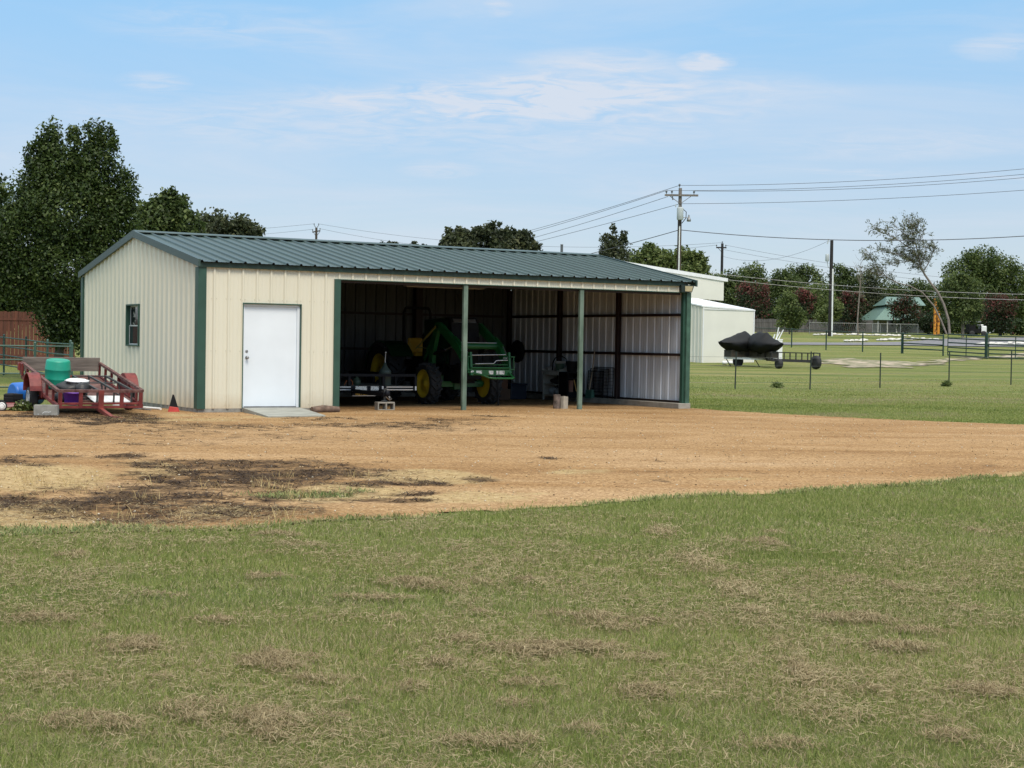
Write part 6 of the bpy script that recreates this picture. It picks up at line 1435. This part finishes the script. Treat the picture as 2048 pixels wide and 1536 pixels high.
for px, t, lob, lb in MY:
    cx = float(np.mean([l[0] for l in lob])); tree('crepe_myrtle', lb, cx, t, lob, .17, int(sum(l[2] * l[3] for l in lob) * 2.8) + 1200, 'red', 'crepe myrtles along the far fence', tr=.06, tone=.36, clump=.6, fork=.25, stems=3, cat='shrub')
for k, (px, py, rx, ry, lb) in enumerate(((1905, 652, 26, 16, 'low dark bush right of the yellow posts'), (1940, 655, 20, 12, 'low dark bush left of the utility cart'), (2040, 655, 26, 14, 'low dark bush at the right end of the far hedge'), (1665, 648, 22, 14, 'low dark bush beside the foot of the service pole'), (1545, 640, 24, 18, 'low dark bush above the grey fence'), (1480, 645, 30, 20, 'low dark bush behind the storage shed corner'))):
    tree('bush', lb, px, 168, [(px, py, rx, ry)], .24, 1500, 'dark', None, tr=.05, tone=.25, clump=.5, cat='bush')

for px, t, lob, lb in ((-190, 70, [(-190, 470, 90, 90), (-150, 560, 110, 80), (-240, 570, 90, 70)], 'broad dark tree beyond the left picture edge, nearest the wooden fence'), (-420, 78, [(-420, 500, 90, 80), (-400, 580, 120, 70)], 'broad tree second beyond the left picture edge'), (-680, 82, [(-680, 490, 100, 90), (-660, 590, 130, 70)], 'broad tree third beyond the left picture edge'), (-900, 86, [(-900, 520, 100, 80), (-880, 600, 130, 60)], 'broad tree farthest beyond the left picture edge')):
    tree('broadleaf_tree', lb, px, t, lob, .2, 9000, 'dark', None, tr=.18, tone=.45, clump=.6)
for k, (px, t, w_, h_, lb) in enumerate(((1900, 205, 70, 40, 'low dark thicket far behind the leafy tree on pale stems'), (2010, 205, 80, 44, 'low dark thicket far behind the utility cart'), (2110, 205, 80, 44, 'low dark thicket far behind the right picture edge'), (1800, 206, 70, 36, 'low dark thicket far behind the green roofed house'), (1700, 206, 70, 40, 'low dark thicket far behind the thin bare tree'), (1600, 206, 70, 40, 'low dark thicket far behind the young green tree'), (1500, 206, 70, 40, 'low dark thicket far behind the storage shed'))):
    tree('thicket', lb, px, t, [(px, 645, w_, h_ * .8), (px - 30, 630, w_ * .5, h_ * .6), (px + 30, 632, w_ * .5, h_ * .6)], .3, 5200, 'dark', None, tr=.08, tone=.28, clump=.8, cat='bush')

# sparse leaning tree with drooping foliage
LT = G(1894, 140); lt_ = thing('leaning_tree', 'tall sparse leaning tree with wispy grey green foliage', 'tree', LT)
def lp(px, py, dz=0.0): return W(px, py, 140) - LT + FWD * dz
mb = MB(); tw_pts = []
def limb(pts, r0, r1, keep=True):
    P = [lp(*p) for p in pts]; rs = np.linspace(r0, r1, len(P)); mb.tube(P, list(rs), 7)
    if keep:
        for a, b_ in zip(P[:-1], P[1:]):
            for k in np.linspace(0, 1, 5): tw_pts.append(a + (b_ - a) * k)
limb([(1899, 668), (1897, 640), (1888, 610), (1876, 585), (1862, 567), (1850, 550), (1842, 535)], .12, .085, False)
limb([(1842, 535), (1838, 515), (1832, 490), (1824, 462), (1818, 438)], .075, .02)
limb([(1893, 668), (1882, 640), (1868, 612), (1845, 585), (1820, 572), (1796, 566), (1776, 556), (1758, 540), (1745, 522)], .085, .015, False)
limb([(1796, 566), (1776, 556), (1758, 540), (1745, 522), (1738, 506)], .04, .015)
limb([(1842, 535), (1826, 522), (1806, 512), (1784, 506), (1756, 502)], .06, .015); limb([(1838, 515), (1818, 495), (1796, 480), (1772, 468), (1750, 458)], .055, .012); limb([(1832, 490), (1812, 470), (1790, 452)], .045, .012)
limb([(1846, 545), (1858, 525), (1866, 505), (1872, 496)], .05, .012); limb([(1842, 530), (1850, 510), (1856, 490)], .045, .012); limb([(1826, 468), (1836, 452), (1842, 442)], .03, .01); limb([(1832, 490), (1845, 475), (1848, 462)], .03, .01); limb([(1770, 552), (1752, 548), (1738, 540)], .025, .01); limb([(1826, 522), (1800, 525), (1780, 530)], .03, .01)
LVv, LTt = [], []
for P in tw_pts:
    for _ in range(3):
        d = LAT * TR.uniform(-1.0, .25) + np.array((0, 0, TR.uniform(-.1, .8))) + FWD * TR.normal() * .7; d /= np.linalg.norm(d)
        ln = TR.uniform(.5, 1.5); E_ = P + d * ln + np.array((0, 0, -.05)); mb.tube([P, P + d * ln * .5 + (0, 0, .05), E_], [.013, .010, .006], 4, False)
        m_ = 12; s_ = TR.uniform(.3, 1.05, m_)[:, None]; Q = P + (E_ - P) * s_ + TR.normal(size=(m_, 3)) * .09
        a = d * 1.0 + TR.normal(size=(m_, 3)) * .45 + np.array((0, 0, -.25)); a /= np.linalg.norm(a, axis=1)[:, None]; b_ = np.cross(a, TR.normal(size=(m_, 3))); b_ /= np.linalg.norm(b_, axis=1)[:, None]; sz = TR.uniform(.16, .36, m_)[:, None]
        LVv.append(np.stack([Q, Q + a * sz * .5 + b_ * sz * .13, Q + a * sz, Q + a * sz * .5 - b_ * sz * .13], 1).reshape(-1, 3)); LTt.append(np.repeat(np.clip(TR.normal(size=m_) * .2 + .45, 0, 1), 4))
V = np.concatenate(LVv); npmesh('crown', V, np.arange(len(V)).reshape(-1, 4), MT('leaf_wispy', [(0, (.05, .062, .03)), (.5, (.11, .125, .065)), (1, (.20, .21, .12))], .6, .2), lt_, tone=np.concatenate(LTt))
mb.build('trunk', m_barkp, lt_)
# thin bare tree
BT = G(1716, 138); btr = thing('bare_tree', 'thin nearly bare pale tree right of the service pole', 'tree', BT)
mb = MB()
def bp_(px, py): return W(px, py, 138) - BT
mb.tube([bp_(1716, 671), bp_(1715, 640), bp_(1718, 600), bp_(1721, 560), bp_(1722, 525)], [.07, .06, .05, .03, .015], 7)
mb.build('trunk', m_barkp, btr); mb = MB()
for k in range(34):
    y0 = TR.uniform(520, 600); s = TR.choice([-1, 1]); a = bp_(1720, y0); ln = TR.uniform(4, 14) * (1 if y0 < 560 else .7)
    e = bp_(1720 + s * ln, y0 - TR.uniform(8, 24)) + FWD * TR.normal() * .3; mb.tube([a, (a + e) / 2 + LAT * s * .08, e], [.012, .009, .005], 4, False)
mb.build('twigs', m_barkp, btr)
# small weeds
for px, py, lb in ((1892, 773, 'small leafy weed at the foot of a dark fence stake'), (1554, 776, 'small dark weed tuft in the near paddock grass'), (50, 823, 'dark weed clump between the mower and the concrete block')):
    g = gpx(px, py, 18, 90); n = 340; P = TR.normal(size=(n, 3)) * np.array((.09, .07, .045)) + (0, 0, .09); a = TR.normal(size=(n, 3)); a /= np.linalg.norm(a, axis=1)[:, None]; b_ = np.cross(a, TR.normal(size=(n, 3))); b_ /= np.linalg.norm(b_, axis=1)[:, None]
    V = np.stack([P, P + a * .05 + b_ * .025, P + a * .1, P + a * .05 - b_ * .025], 1).reshape(-1, 3); V[:, 2] = np.maximum(V[:, 2], .005)
    o = npmesh('weed', V, np.arange(len(V)).reshape(-1, 4), LM['mid'], tone=np.repeat(TR.uniform(.2, .95, n), 4)); o.location = g; tag(o, lb, 'plant')
